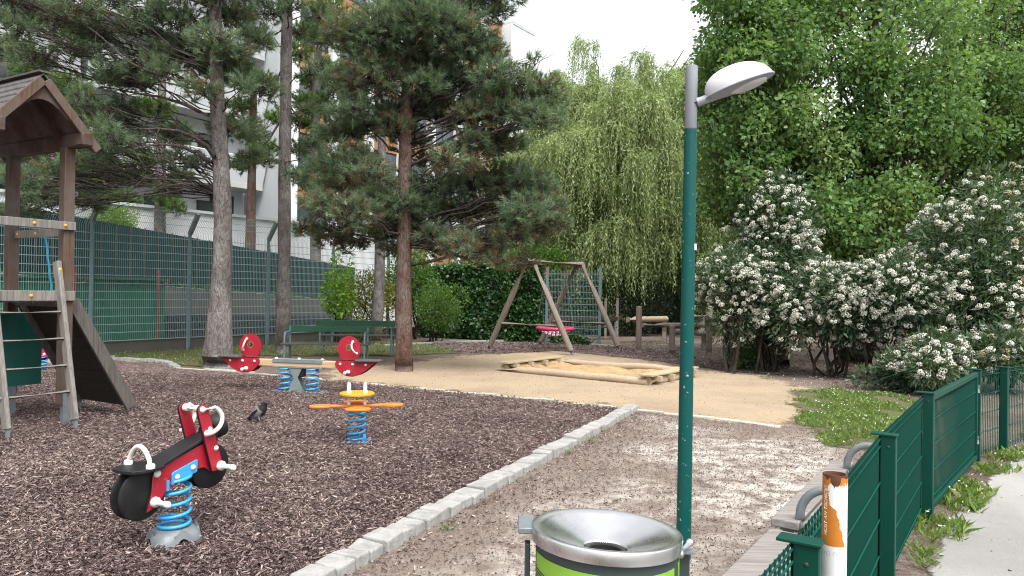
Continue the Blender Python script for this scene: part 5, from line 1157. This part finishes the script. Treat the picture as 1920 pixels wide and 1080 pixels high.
# ---------------------------------------------------------------- nest swing
A1 = Vector((.50, 20.6, 2.55)); A2 = Vector((2.07, 22.7, 2.55)); bd_ = (A2 - A1).normalized(); pn = Vector((bd_.y, -bd_.x, 0)).normalized()
nsw = thing('nest_swing', (A1.x, A1.y, 0), 'log A-frame swing with a pink round net seat', 'swing'); o0 = Vector((A1.x, A1.y, 0))
MB().tube([A1 - o0 - bd_ * .22, A2 - o0 + bd_ * .15], .10, 16).build('top_log', 'log', nsw, 50)
for A in (A1, A2):
    ft_ = []
    for s in (-1, 1):
        top = A - o0 + Vector((0, 0, .02)) + pn * s * .05 + bd_ * s * .06; foot = Vector((A.x, A.y, 0)) - o0 + pn * s * 1.45; ft_.append((top, foot))
        lg = MB().tube([top + (foot - top) * t for t in (0, .33, .66, .955)], [.078, .082, .083, .083], 14).build('leg', 'log', nsw, 50)
        e = foot + (top - foot) * .10; MB().cyl(foot + Vector((0, 0, -.04)), e, .035, 10).bar(foot + Vector((0, 0, .02)), e + (top - foot) * .04 + pn * s * .078, .06, .012).build('leg_foot', 'galv', lg)
    MB().tube([ft_[0][0].lerp(ft_[0][1], .70), ft_[1][0].lerp(ft_[1][1], .70)], .055, 12).build('cross_log', 'log', nsw, 50)
sc_ = (A1 + A2) / 2 - o0; sc_.z = .62
ring = [(sc_ + Vector((math.cos(a) * .52, math.sin(a) * .52, 0))) for a in [2 * math.pi * i / 40 for i in range(40)]]
MB().tube(ring, .055, 10, closed=True).build('ring', 'pink', nsw, 60)
mb = MB()
for i in range(-4, 5):
    c = i * .11; hl = math.sqrt(max(.01, .48 ** 2 - c * c)); dz = lambda x, y: -.22 * max(0, 1 - (x * x + y * y) / .25)
    for sw_ in (0, 1):
        pts = []
        for j in range(9):
            w_ = -hl + 2 * hl * j / 8; x, y = (c, w_) if sw_ else (w_, c); pts.append(sc_ + Vector((x, y, dz(x, y))))
        mb.tube(pts, .016, 6)
mb.build('net', 'net', nsw, 60)
for s in (-1, 1):
    hp = A1.lerp(A2, .5 + s * .2) - o0
    ch = MB()
    for a in (-.5, .5):
        e = sc_ + Vector((bd_.x * s * .4 + pn.x * a * .8, bd_.y * s * .4 + pn.y * a * .8, .05)); ch.tube([hp + Vector((0, 0, -.10)), hp + Vector((0, 0, -.35)), e], .007, 5)
    ch.build('chain', 'galv', nsw); MB().box(hp + Vector((0, 0, -.12)), (.05, .05, .10)).cyl(hp + Vector((0, 0, -.36)), hp + Vector((0, 0, -.22)), .02, 8).build('hanger', 'red', nsw)

# ---------------------------------------------------------------- sandbox
FL = Vector((-.10, 15.6, 0)); fd = Vector((.80, -.60, 0)); bp = Vector((.60, .80, 0)); SL, SB = 3.3, 1.95
sb = thing('sandbox', FL, 'low sandbox with sandy logs and two plank seats', 'sandbox')
def logrow(a, b, r_, nm): 
    pts = refine([a, b], 8); pts = [p + Vector((0, 0, rng.normal() * .012)) for p in pts]; return MB().tube(pts, r_, 14, jitter=.08).build(nm, 'log_pale', sb, 60)
logrow(-fd * .1 + Vector((0, 0, .06)), fd * SL + Vector((0, 0, .06)), .075, 'edge_log'); logrow(bp * SB + Vector((0, 0, .10)), bp * SB + fd * SL + Vector((0, 0, .10)), .075, 'edge_log')
logrow(Vector((0, 0, .06)), bp * SB + Vector((0, 0, .06)), .09, 'edge_log'); logrow(fd * SL + Vector((0, 0, .06)), fd * SL + bp * SB + Vector((0, 0, .06)), .09, 'edge_log')
for f in (0, SL):
    mb = MB()
    for k in range(4): mb.box(fd * f + bp * (SB * (.08 + .28 * k)) + Vector((0, 0, .12)), (.42, .09, .09), Matrix((fd, bp, (0, 0, 1))).transposed())
    pk = MB().box(fd * f + bp * SB * .5 + Vector((0, 0, .188)), (.27, SB + .2, .04), Matrix((fd, bp, (0, 0, 1))).transposed()).build('plank_seat', 'plank_pale', sb, 30, .008)
    mb.build('seat_block', 'plank_pale', pk, 30)
n = 40; V = []; F = []
for i in range(n + 1):
    for j in range(n + 1):
        a, b = i / n, j / n; p = fd * SL * a + bp * SB * b; e = min(a, 1 - a, b, 1 - b); h_ = .05 + .10 * mnoise.noise(Vector((p.x * 1.6, p.y * 1.6, 0))) + .035 * mnoise.noise(Vector((p.x * 6, p.y * 6, 3))) + .05 * (1 - min(1, e * 8))
        V.append(p + Vector((0, 0, max(.02, h_))))
for i in range(n):
    for j in range(n): F.append((i * (n + 1) + j, (i + 1) * (n + 1) + j, (i + 1) * (n + 1) + j + 1, i * (n + 1) + j + 1))
MB().add(V, F).build('sand_fill', 'sand_pit', sb, 180)

# ---------------------------------------------------------------- log balance trail behind the swing
def post(px, ybot, ytop, r_, lb, mat='log'):
    b = G(px, ybot); h_ = CAMZ - (ytop - (546 + (px - 960) * .0157)) * b.y / FP; t = thing('climbing_post', b, lb, 'post', 0, 'posts of the log balance trail')
    MB().tube(refine([Vector((0, 0, -.05)), Vector((0, 0, h_))], 5), r_, 12, jitter=.05).build('post', mat, t, 40)
    MB().lathe([(.001, .012), (r_ * .93, .008), (r_ * .99, -.006)], (0, 0, h_), 12, cap=False).build('cut_top', 'log_pale', t, 60); return b
p1 = post(1197, 662, 575, .085, 'tall weathered post at the left end of the log trail'); p2 = post(1329, 666, 581, .085, 'tall weathered post just right of the lamp pole')
post(1260, 664, 611, .085, 'short weathered post between the two tall posts, left of the lamp pole')
def log_beam(a, b, z, r_, lb, legs=(.12, .88), mat='log'):
    a = Vector((a.x, a.y, 0)); b = Vector((b.x, b.y, 0)); t = thing('balance_log', a, lb, 'balance log', 0, 'logs of the balance trail'); d = b - a
    MB().tube(refine([Vector((0, 0, z)), d + Vector((0, 0, z))], 6), r_, 14, jitter=.05).build('log', mat, t, 50)
    MB().lathe([(.001, .004), (r_ * .9, .003)], Vector((0, 0, z)), 14, -d, cap=False).build('cut_end', 'log_pale', t, 60)
    for f in legs: MB().cyl(d * f + Vector((0, 0, -.03)), d * f + Vector((0, 0, z - r_ * .6)), .085, 10).build('support_post', 'log', t, 50)
def AT(px, dist): q = D(px, 560, dist); return q
log_beam(AT(1178, 25.0), AT(1250, 26.2), .80, .10, 'pale short log with a light cut end, left of the lamp pole', (.95,), 'log_pale')
log_beam(AT(1206, 22.2), AT(1420, 23.5), .74, .075, 'long dark balance log passing behind the lamp pole', (.25, .8))
log_beam(AT(1345, 22.0), AT(1270, 23.6), .50, .085, 'lower dark log with its end showing right of the lamp pole', (.3,))
log_beam(AT(1300, 28.0), AT(1480, 29.5), .86, .08, 'far thin balance log disappearing behind the flowering bush', (.1, .9))
q = AT(1335, 33); mp_ = thing('leaning_pole', (q.x, q.y, 0), 'pale leaning metal pole rising behind the tall post', 'pole'); MB().cyl((0, 0, 0), (.18, 0, 1.7), .05, 10).lathe([(.1, 0), (.1, .03), (.06, .05)], (0, 0, 0), 12).build('pole', 'galv', mp_, 40)
for px, dd, h_, lb in [(1136, 28, 1.45, 'thin dark post behind the clear mesh panel, left one'), (1158, 28, 1.45, 'thin dark post behind the clear mesh panel, right one')]:
    q = AT(px, dd); t = thing('sign_post', (q.x, q.y, 0), lb, 'post', 0, 'thin posts behind the mesh'); MB().cyl((0, 0, 0), (0, 0, h_), .05, 10).lathe([(.055, 0), (.055, .03), (.01, .05)], (0, 0, h_), 10).build('post', 'log', t)
q = AT(1098, 26.6); park_bench((q.x, q.y, 0), R(15), 2.3, 'dark weathered bench behind the clear mesh panel', 'dark_wood')
# ---------------------------------------------------------------- street lamp
lbse = D(1281, 1050, 4.7); ltop = D(1297, 124, 4.7); lbse.z = 0
lp = thing('street_lamp', lbse, 'dark green lamp post with grey collar and white dome lamp', 'street lamp')
dv = (ltop - lbse); f_ = lambda z: dv * (z / dv.z)
zj = CAMZ + (549 - 241) * 4.7 / FP
MB().lathe([(.047, -.02), (.046, .5), (.0395, zj)], (0, 0, 0), 28, dv).build('pole', 'pole_green', lp, 40)
MB().lathe([(.037, 0), (.0385, .002), (.0385, ltop.z - zj - .004), (.034, ltop.z - zj), (.001, ltop.z - zj)], f_(zj), 28, dv).build('pole_top', 'lamp_grey', lp, 40)
MB().cyl(f_(zj) + Vector((0, 0, -.02)), f_(zj) + Vector((0, 0, .004)), .041, 24).build('joint_ring', 'frame_dark', lp, 40)
MB().dome(f_(1.18) + Vector((-.005, -.043, 0)), .011, (0, -1, 0), 10).build('screw', 'galv', lp)
MB().bar(f_(2.0) + Vector((.034, -.026, -.02)), f_(2.0) + Vector((.034, -.026, .02)), .02, .004).build('sticker', 'sticker_white', lp)
a0 = D(1308, 192, 4.68) - lbse; dirL = Vector((.92, -.10, .345)).normalized(); a1 = a0 + dirL * .085
hd_ = MB().tube([f_(a0.z - .01), a0, a0 + dirL * .03, a1 + dirL * .03], [.03, .03, .027, .030], 16).build('lamp_arm', 'lamp_grey', lp, 50)
sid = Vector((0, 0, 1)).cross(dirL).normalized(); upL = dirL.cross(sid).normalized(); c0 = a1 + dirL * .19
V = []; F = []; nu, nv = 40, 10
for i in range(nv + 1):
    a = math.pi / 2 * i / nv
    for j in range(nu):
        b = 2 * math.pi * j / nu; ex = math.cos(b); pr_ = .222 * (1 if ex > 0 else .97)
        V.append(c0 + dirL * (pr_ * ex * math.cos(a) ** .85 - .02 * math.sin(a)) + sid * .145 * math.sin(b) * math.cos(a) ** .85 + upL * (.145 * math.sin(a)))
for i in range(nv):
    for j in range(nu): F.append((i * nu + j, i * nu + (j + 1) % nu, (i + 1) * nu + (j + 1) % nu, (i + 1) * nu + j))
MB().add(V, F).build('lamp_shade', 'lamp_white', lp, 70)
rim = [c0 + dirL * .224 * math.cos(2 * math.pi * j / 48) + sid * .147 * math.sin(2 * math.pi * j / 48) for j in range(48)]
MB().tube(rim, .006, 8, closed=True).build('rim', 'lamp_grey', lp, 60)
def under(sx, sy, off, dz0, dz1, nm, mt_):
    V = []; F = []
    for i in range(7):
        a = math.pi / 2 * i / 6
        for j in range(36): b = 2 * math.pi * j / 36; V.append(c0 + dirL * (off + sx * math.cos(b) * math.cos(a)) + sid * sy * math.sin(b) * math.cos(a) - upL * (dz0 + dz1 * math.sin(a)))
    for i in range(6):
        for j in range(36): F.append((i * 36 + j, (i + 1) * 36 + j, (i + 1) * 36 + (j + 1) % 36, i * 36 + (j + 1) % 36))
    MB().add(V, F).build(nm, mt_, lp, 60)
under(.220, .142, 0, .003, .016, 'underside', 'lamp_grey'); under(.12, .105, .055, .012, .026, 'lens', 'lamp_white')

# ---------------------------------------------------------------- litter bin
BC = D(1137, 991, 2.2); BZ = BC.z; rB = .222
bn = thing('litter_bin', (BC.x, BC.y, 0), 'lime green litter bin with brushed steel funnel rim', 'litter bin')
ax_ = Vector((.044, .028, 1)).normalized(); top_ = Vector((0, 0, BZ))
MB().lathe([(rB - .006, -.040), (rB, -.038), (rB + .002, -.004), (rB, .0), (rB - .004, .001), (rB - .030, -.004), (rB - .036, -.007), (.10, -.040), (.066, -.054), (.063, -.062), (.063, -.09)], top_, 96, ax_, cap=False).build('rim_funnel', 'steel', bn, 40)
mb = MB(); mb.lathe([(.062, -.30), (.062, -.060)], top_, 48, ax_, cap=False)
for i in range(70):
    a = 2 * math.pi * i / 70; x, y, d = basis(ax_); o = top_ + ax_ * -.060 + (x * math.cos(a) + y * math.sin(a)) * .062; mb.tube([o, o - (x * math.cos(a) + y * math.sin(a)) * .013 + ax_ * -.004], [.0022, .001], 4)
mb.build('inner_sleeve', 'print_black', bn, 40)
rb_ = rB - .012; zb = .14
MB().lathe([(.05, zb), (rb_ - .01, zb), (rb_, zb + .01), (rb_, BZ - .03)], (0, 0, 0), 64, cap=False).build('bin_body', 'bin_dark', bn, 40)
def arc_panel(a0_, a1_, z0, z1, r_, nm, mt_, k=30):
    V = []; F = []
    for i in range(k + 1):
        a = a0_ + (a1_ - a0_) * i / k
        for rr in (r_, r_ + .003):
            for z in (z0, z1): V.append((rr * math.sin(a), -rr * math.cos(a), z + rr * math.sin(a) * -.045 * (z > .5)))
    for i in range(k):
        o = i * 4; n_ = o + 4; F += [(o + 2, n_ + 2, n_ + 3, o + 3), (o + 3, n_ + 3, n_ + 1, o + 1), (o, n_, n_ + 2, o + 2)]
    F += [(0, 2, 3, 1), (k * 4, k * 4 + 1, k * 4 + 3, k * 4 + 2)]
    return MB().add(V, F).build(nm, mt_, bn, 40)
pnl = arc_panel(-1.36, .98, .22, BZ - .064, rb_ + .001, 'lime_panel', 'lime'); arc_panel(1.20, 2.6, .22, BZ - .064, rb_ + .001, 'lime_panel', 'lime')
mb = MB(); r_ = rb_ + .0045
for i in range(26):
    for j in range(15):
        a = -1.30 + i * .034 + (j % 2) * .017; z = BZ - .100 - j * .0088 - (i * .0009); s_ = .0036 * max(0, 1 - j / 17) * (1 if i < 20 else max(0, 1 - (i - 19) / 7)) * rng.uniform(.75, 1)
        if s_ < .0006: continue
        c = Vector((r_ * math.sin(a), -r_ * math.cos(a), z)); nn_ = Vector((math.sin(a), -math.cos(a), 0)); mb.lathe([(s_, 0), (s_ * .8, .0008)], c, 7, nn_)
for j in range(12):
    z = BZ - .092 - j * .006; V = []
    for a in (-1.36, -1.325):
        for zz_ in (z, z - .003): V.append((r_ * math.sin(a), -r_ * math.cos(a), zz_))
    mb.add(V, [(0, 1, 3, 2)])
mb.build('dot_print', 'print_black', pnl, 0)
for s in (-1, 1):
    x = s * (rB + .012); MB().box((x, .02, (BZ - .06) / 2 + (.0 if s > 0 else 0)), (.034 if s > 0 else .016, .04, BZ - .06 - (.0 if s > 0 else -.02))).build('frame_post', 'bin_dark', bn, 30, .003)
MB().box((-.238, .045, BZ - .005), (.05, .13, .018)).build('bracket', 'galv', bn, 30, .003)
MB().box((.234, -.0, BZ - .062), (.05, .05, .006)).build('bracket', 'galv', bn, 30)
mb = MB(); mb.cyl((.205, -.055, BZ - .05), (.245, -.012, BZ - .036), .0075, 12); mb.ball((.207, -.06, BZ - .052), .0125, 12); mb.ball((.247, -.01, BZ - .035), .012, 12); mb.box((.198, -.03, BZ - .04), (.012, .07, .03)); mb.build('hinge_bolt', 'steel', bn, 50)

# ---------------------------------------------------------------- green double-rod fence with gate
ZT = .95
FP_ = [Vector((-.26, .52, 0)), Vector((.912, 2.24, 0)), Vector((2.06, 4.0, 0)), Vector((3.20, 5.63, 0)), Vector((4.78, 7.55, 0)), Vector((5.40, 8.05, 0)), Vector((7.38, 9.6, 0)), Vector((9.36, 11.1, 0))]
gf = thing('green_fence', FP_[1], 'dark green double-rod mesh fence beside the gritty path', 'fence'); O_ = FP_[1]
def gpost(p, d, parent, w_=.075, dp=.05, h_=ZT, name='post'):
    d = d.normalized(); n_ = Vector((d.y, -d.x, 0)); r3 = Matrix((n_, d, (0, 0, 1))).transposed()
    o = MB().box(p + Vector((0, 0, h_ / 2)), (w_, dp, h_), r3).build(name, 'green_paint', parent, 30, .004)
    MB().box(p - n_ * .022 + Vector((0, 0, h_ + .004)), (w_ + .055, dp + .02, .010), r3).build('cap', 'green_paint', o, 30, .002)
    MB().dome(p - d * (dp / 2) + Vector((0, 0, h_ - .06)), .008, -d, 10, 0, .5).build('screw', 'print_black', o); return o
def gpanel(a, b, parent, z0=.05, z1=ZT - .015, off=.046, name='mesh_panel'):
    d = (b - a); L = d.length; d.normalize(); n_ = Vector((d.y, -d.x, 0)); mb = MB(); k = int(round(L / .05)); oo = -n_ * off
    r3 = Matrix((d, n_, (0, 0, 1))).transposed()
    for i in range(k + 1):
        p = a + d * (.0 + i * L / k) + oo; mb.tube([p + Vector((0, 0, z0)), p + Vector((0, 0, z1 + .012))], .0040, 6)
    z = z0 + .04; nfv = len(mb.f)
    while z < z1 + .02:
        zz_ = min(z, z1)
        for s in (-1, 1): mb.tube([a + oo + n_ * s * .0075 + Vector((0, 0, zz_)), b + oo + n_ * s * .0075 + Vector((0, 0, zz_))], .0044, 6)
        z += .2
    mb.m = [1 if len(f) == 4 and i_ >= nfv else 0 for i_, f in enumerate(mb.f)]  # level rods take the paint with the glint in its colour
    for s in (-1, 1): mb.tube([a + oo + n_ * s * .0075 + Vector((0, 0, z1 - .005)), b + oo + n_ * s * .0075 + Vector((0, 0, z1 - .005))], .0044, 6)
    return mb.build(name, ['green_paint', 'green_rod_glint'], parent, 40)
for i in (1, 2, 3, 4, 5, 6):
    d = FP_[i + 1] - FP_[i]
    if i in (1, 2, 5, 6): gpost(FP_[i] - O_, d, gf)
for i, j in ((0, 1), (1, 2), (2, 3), (4, 5), (5, 6), (6, 7)): gpanel(FP_[i] - O_, FP_[j] - O_, gf)
gd = (FP_[4] - FP_[3]).normalized(); gn = Vector((gd.y, -gd.x, 0))
for p in (FP_[3], FP_[4]): gpost(p - O_, gd, gf, .075, .06, ZT + .02)
ga, gbq = FP_[3] + gd * .07, FP_[4] - gd * .07
gate = thing('gate', ga, 'green mesh gate with a box frame between two gate posts', 'gate'); Lg = (gbq - ga).length
mb = MB()
r3 = Matrix((gd, gn, (0, 0, 1))).transposed()
for z in (.09, ZT - .02): mb.box(gd * (Lg / 2) + Vector((0, 0, z)), (Lg, .045, .045), r3)
for x in (.0225, Lg - .0225): mb.box(gd * x + Vector((0, 0, (.09 + ZT - .02) / 2)), (.045, .045, ZT - .02 - .09 - .0455), r3)
mb.build('gate_frame', 'green_paint', gate, 30, .004)
gpanel(gd * .05, gd * (Lg - .05), gate, .115, ZT - .06, .0)
for z in (.22, .74): MB().cyl(gd * (Lg + .02) + Vector((0, 0, z)) + gn * .02, gd * (Lg + .02) + Vector((0, 0, z + .08)) + gn * .02, .014, 10).build('hinge', 'galv', gate)
MB().box(gd * -.02 + Vector((0, 0, .62)), (.05, .03, .12), r3).build('latch', 'green_paint', gate, 30, .003)

# ---------------------------------------------------------------- ash-tube bollard beside the fence post
CB = Vector((1.018, 2.30, 0)); hb = CAMZ - (887 - 555.5) * 2.30 / FP; rc = .0365
bo = thing('ashtray_post', CB, 'white round post with torn orange sticker and rusty top', 'post')
fa = math.atan2(-CB.x, -CB.y)      # angle facing the camera
V = []; F = []; mi = []; nth, nz = 120, 190
zs_ = [hb - .62 * i / nz for i in range(nz + 1)]
def film(th, z):
    u = (math.sin(th) + 1) / 2; v = (hb - z - .006) / .213; nz_ = mnoise.noise(Vector((u * 7, v * 9, 0))) * .05 + mnoise.noise(Vector((u * 25, v * 30, 4))) * .025
    if math.cos(th) < -.1: return 1
    v2 = v + nz_; u2 = u + nz_
    if v2 < .02: return 2
    if v > 1.0: 
        if 1.02 < v < 1.2 and abs((v - 1.11)) < .09:
            for cx in (.05, .27, .53, .80):
                q = math.hypot((u - cx) * .8, (v - 1.11) * 2.2)
                if .045 < q < .075 and mnoise.noise(Vector((u * 60, v * 60, 2))) > -.25: return 3
        return 1
    if .02 < v2 < .135 and .32 < u < .72 and v2 < .09 + .045 * math.sin((u - .32) * 8): return 2
    if v2 < .115: return 0
    if v < .40: lim = .27 - .06 * (v < .2)
    elif v < .47: lim = .27 + (v - .40) / .07 * .30
    else: lim = .57 + (v - .47) / .53 * .32
    return 0 if u2 < lim else 1
dx_, dy_ = math.sin(fa), math.cos(fa); px_, py_ = -dy_, dx_     # px_: to the right as the camera sees it
for z in zs_:
    for j in range(nth): th = 2 * math.pi * j / nth; V.append((rc * (dx_ * math.cos(th) + px_ * math.sin(th)), rc * (dy_ * math.cos(th) + py_ * math.sin(th)), z))
for i in range(nz):
    for j in range(nth):
        F.append((i * nth + j, i * nth + (j + 1) % nth, (i + 1) * nth + (j + 1) % nth, (i + 1) * nth + j)); th = 2 * math.pi * (j + .5) / nth; mi.append(film(th, (zs_[i] + zs_[i + 1]) / 2))
mb = MB().add(V, F); mb.m = mi; mb.lathe([(rc, 0), (rc, hb - .6201)], (0, 0, 0), 60, mi=1, cap=False); mb.lathe([(rc, -.001), (rc - .006, -.001), (rc - .008, -.012), (.001, -.014)], (0, 0, hb), 60, mi=2, cap=False)
mb.build('tube', ['sticker_orange', 'sticker_white', 'rust', 'icon_print'], bo, 60)
tc = bpy.data.curves.new('lettering', 'FONT'); tc.body = 'HOST AN TSCHICK?'; tc.size = .0165; tc.shear = .18; tc.offset = .0002; tc.resolution_u = 3; tc.space_character = 1.02
to = bpy.data.objects.new('lettering', tc); col.objects.link(to)
me = bpy.data.meshes.new_from_object(to.evaluated_get(bpy.context.evaluated_depsgraph_get())); bpy.data.objects.remove(to)
bm = bmesh.new(); bm.from_mesh(me)
for v in bm.verts:
    s_, h_ = v.co.x, v.co.y; th = math.asin(-.66) + .10 - h_ / rc; q = rc + .0009
    v.co = Vector((q * (dx_ * math.cos(th) + px_ * math.sin(th)), q * (dy_ * math.cos(th) + py_ * math.sin(th)), hb - .188 + s_))
bm.to_mesh(me); bm.free(); me.materials.clear(); me.materials.append(M['letter_white'])
lo_ = bpy.data.objects.new('lettering', me); col.objects.link(lo_); lo_.parent = bo

# ---------------------------------------------------------------- two plank benches inside the fence
dF = Vector((.555, .832, 0)); nF = Vector((dF.y, -dF.x, 0)); rF = Matrix((dF, nF, (0, 0, 1))).transposed()
def plank_bench(p, L, z, label, arms, last):
    t = thing('plank_bench', (p.x, p.y, 0), label, 'bench', 0, 'weathered plank benches inside the green fence')
    for k, (o, wd_) in enumerate(((.075, .145), (.20, .075), (.29, .075), (.385, .095))):
        MB().box(dF * (L / 2) + nF * o + Vector((0, 0, z - .0225)), (L, wd_, .045), rF).build('plank', last if k == 3 else 'bench_wood', t, 30, .006)
    for x in arms:
        b_ = dF * x
        pts = [b_ + nF * .14 + Vector((0, 0, z - .04))] + [b_ + nF * (.14 + .14 * (1 - math.cos(a))) + Vector((0, 0, z + .02 + .16 * math.sin(a))) for a in [math.pi / 2 * i / 7 for i in range(8)]] + [b_ + nF * .42 + Vector((0, 0, z + .175))]
        MB().tube(pts, .0235, 12).build('armrest', 'galv', t, 60)
    for x in (.15, L - .15):
        mb = MB()
        for o in (.06, .38): mb.box(dF * x + nF * o + Vector((0, 0, (z - .09) / 2)), (.05, .05, z - .09), rF)
        mb.box(dF * x + nF * .22 + Vector((0, 0, z - .068)), (.05, .40, .045), rF); mb.build('leg_frame', 'galv_dark', t, 30)
    return t
pb1 = Vector((1.40, 3.96, 0)) - dF * 1.9
plank_bench(pb1, 1.9, .45, 'bleached plank bench inside the fence, nearer the camera', (), 'bench_wood')
plank_bench(Vector((1.425, 4.01, 0)), 1.75, .49, 'bleached plank bench with bent steel arms and one orange plank, farther along the fence', (.06, 1.50), 'bench_orange')

# red railing glimpsed behind the bushes at the right edge
q0 = D(1893, 612, 19); q1 = D(1990, 622, 20.5)
rl = thing('red_railing', (q0.x, q0.y, 0), 'red tubular railing glimpsed behind the bush at the right edge', 'railing')
for dz in (.0, .22): MB().cyl(Vector((0, 0, q0.z - dz)), Vector((q1.x - q0.x, q1.y - q0.y, q0.z - dz)), .025, 10).build('rail', 'red', rl, 50)
for f in (.05, .95): MB().cyl(Vector(((q1.x - q0.x) * f, (q1.y - q0.y) * f, 0)), Vector(((q1.x - q0.x) * f, (q1.y - q0.y) * f, q0.z)), .025, 10).build('post', 'red', rl, 50)
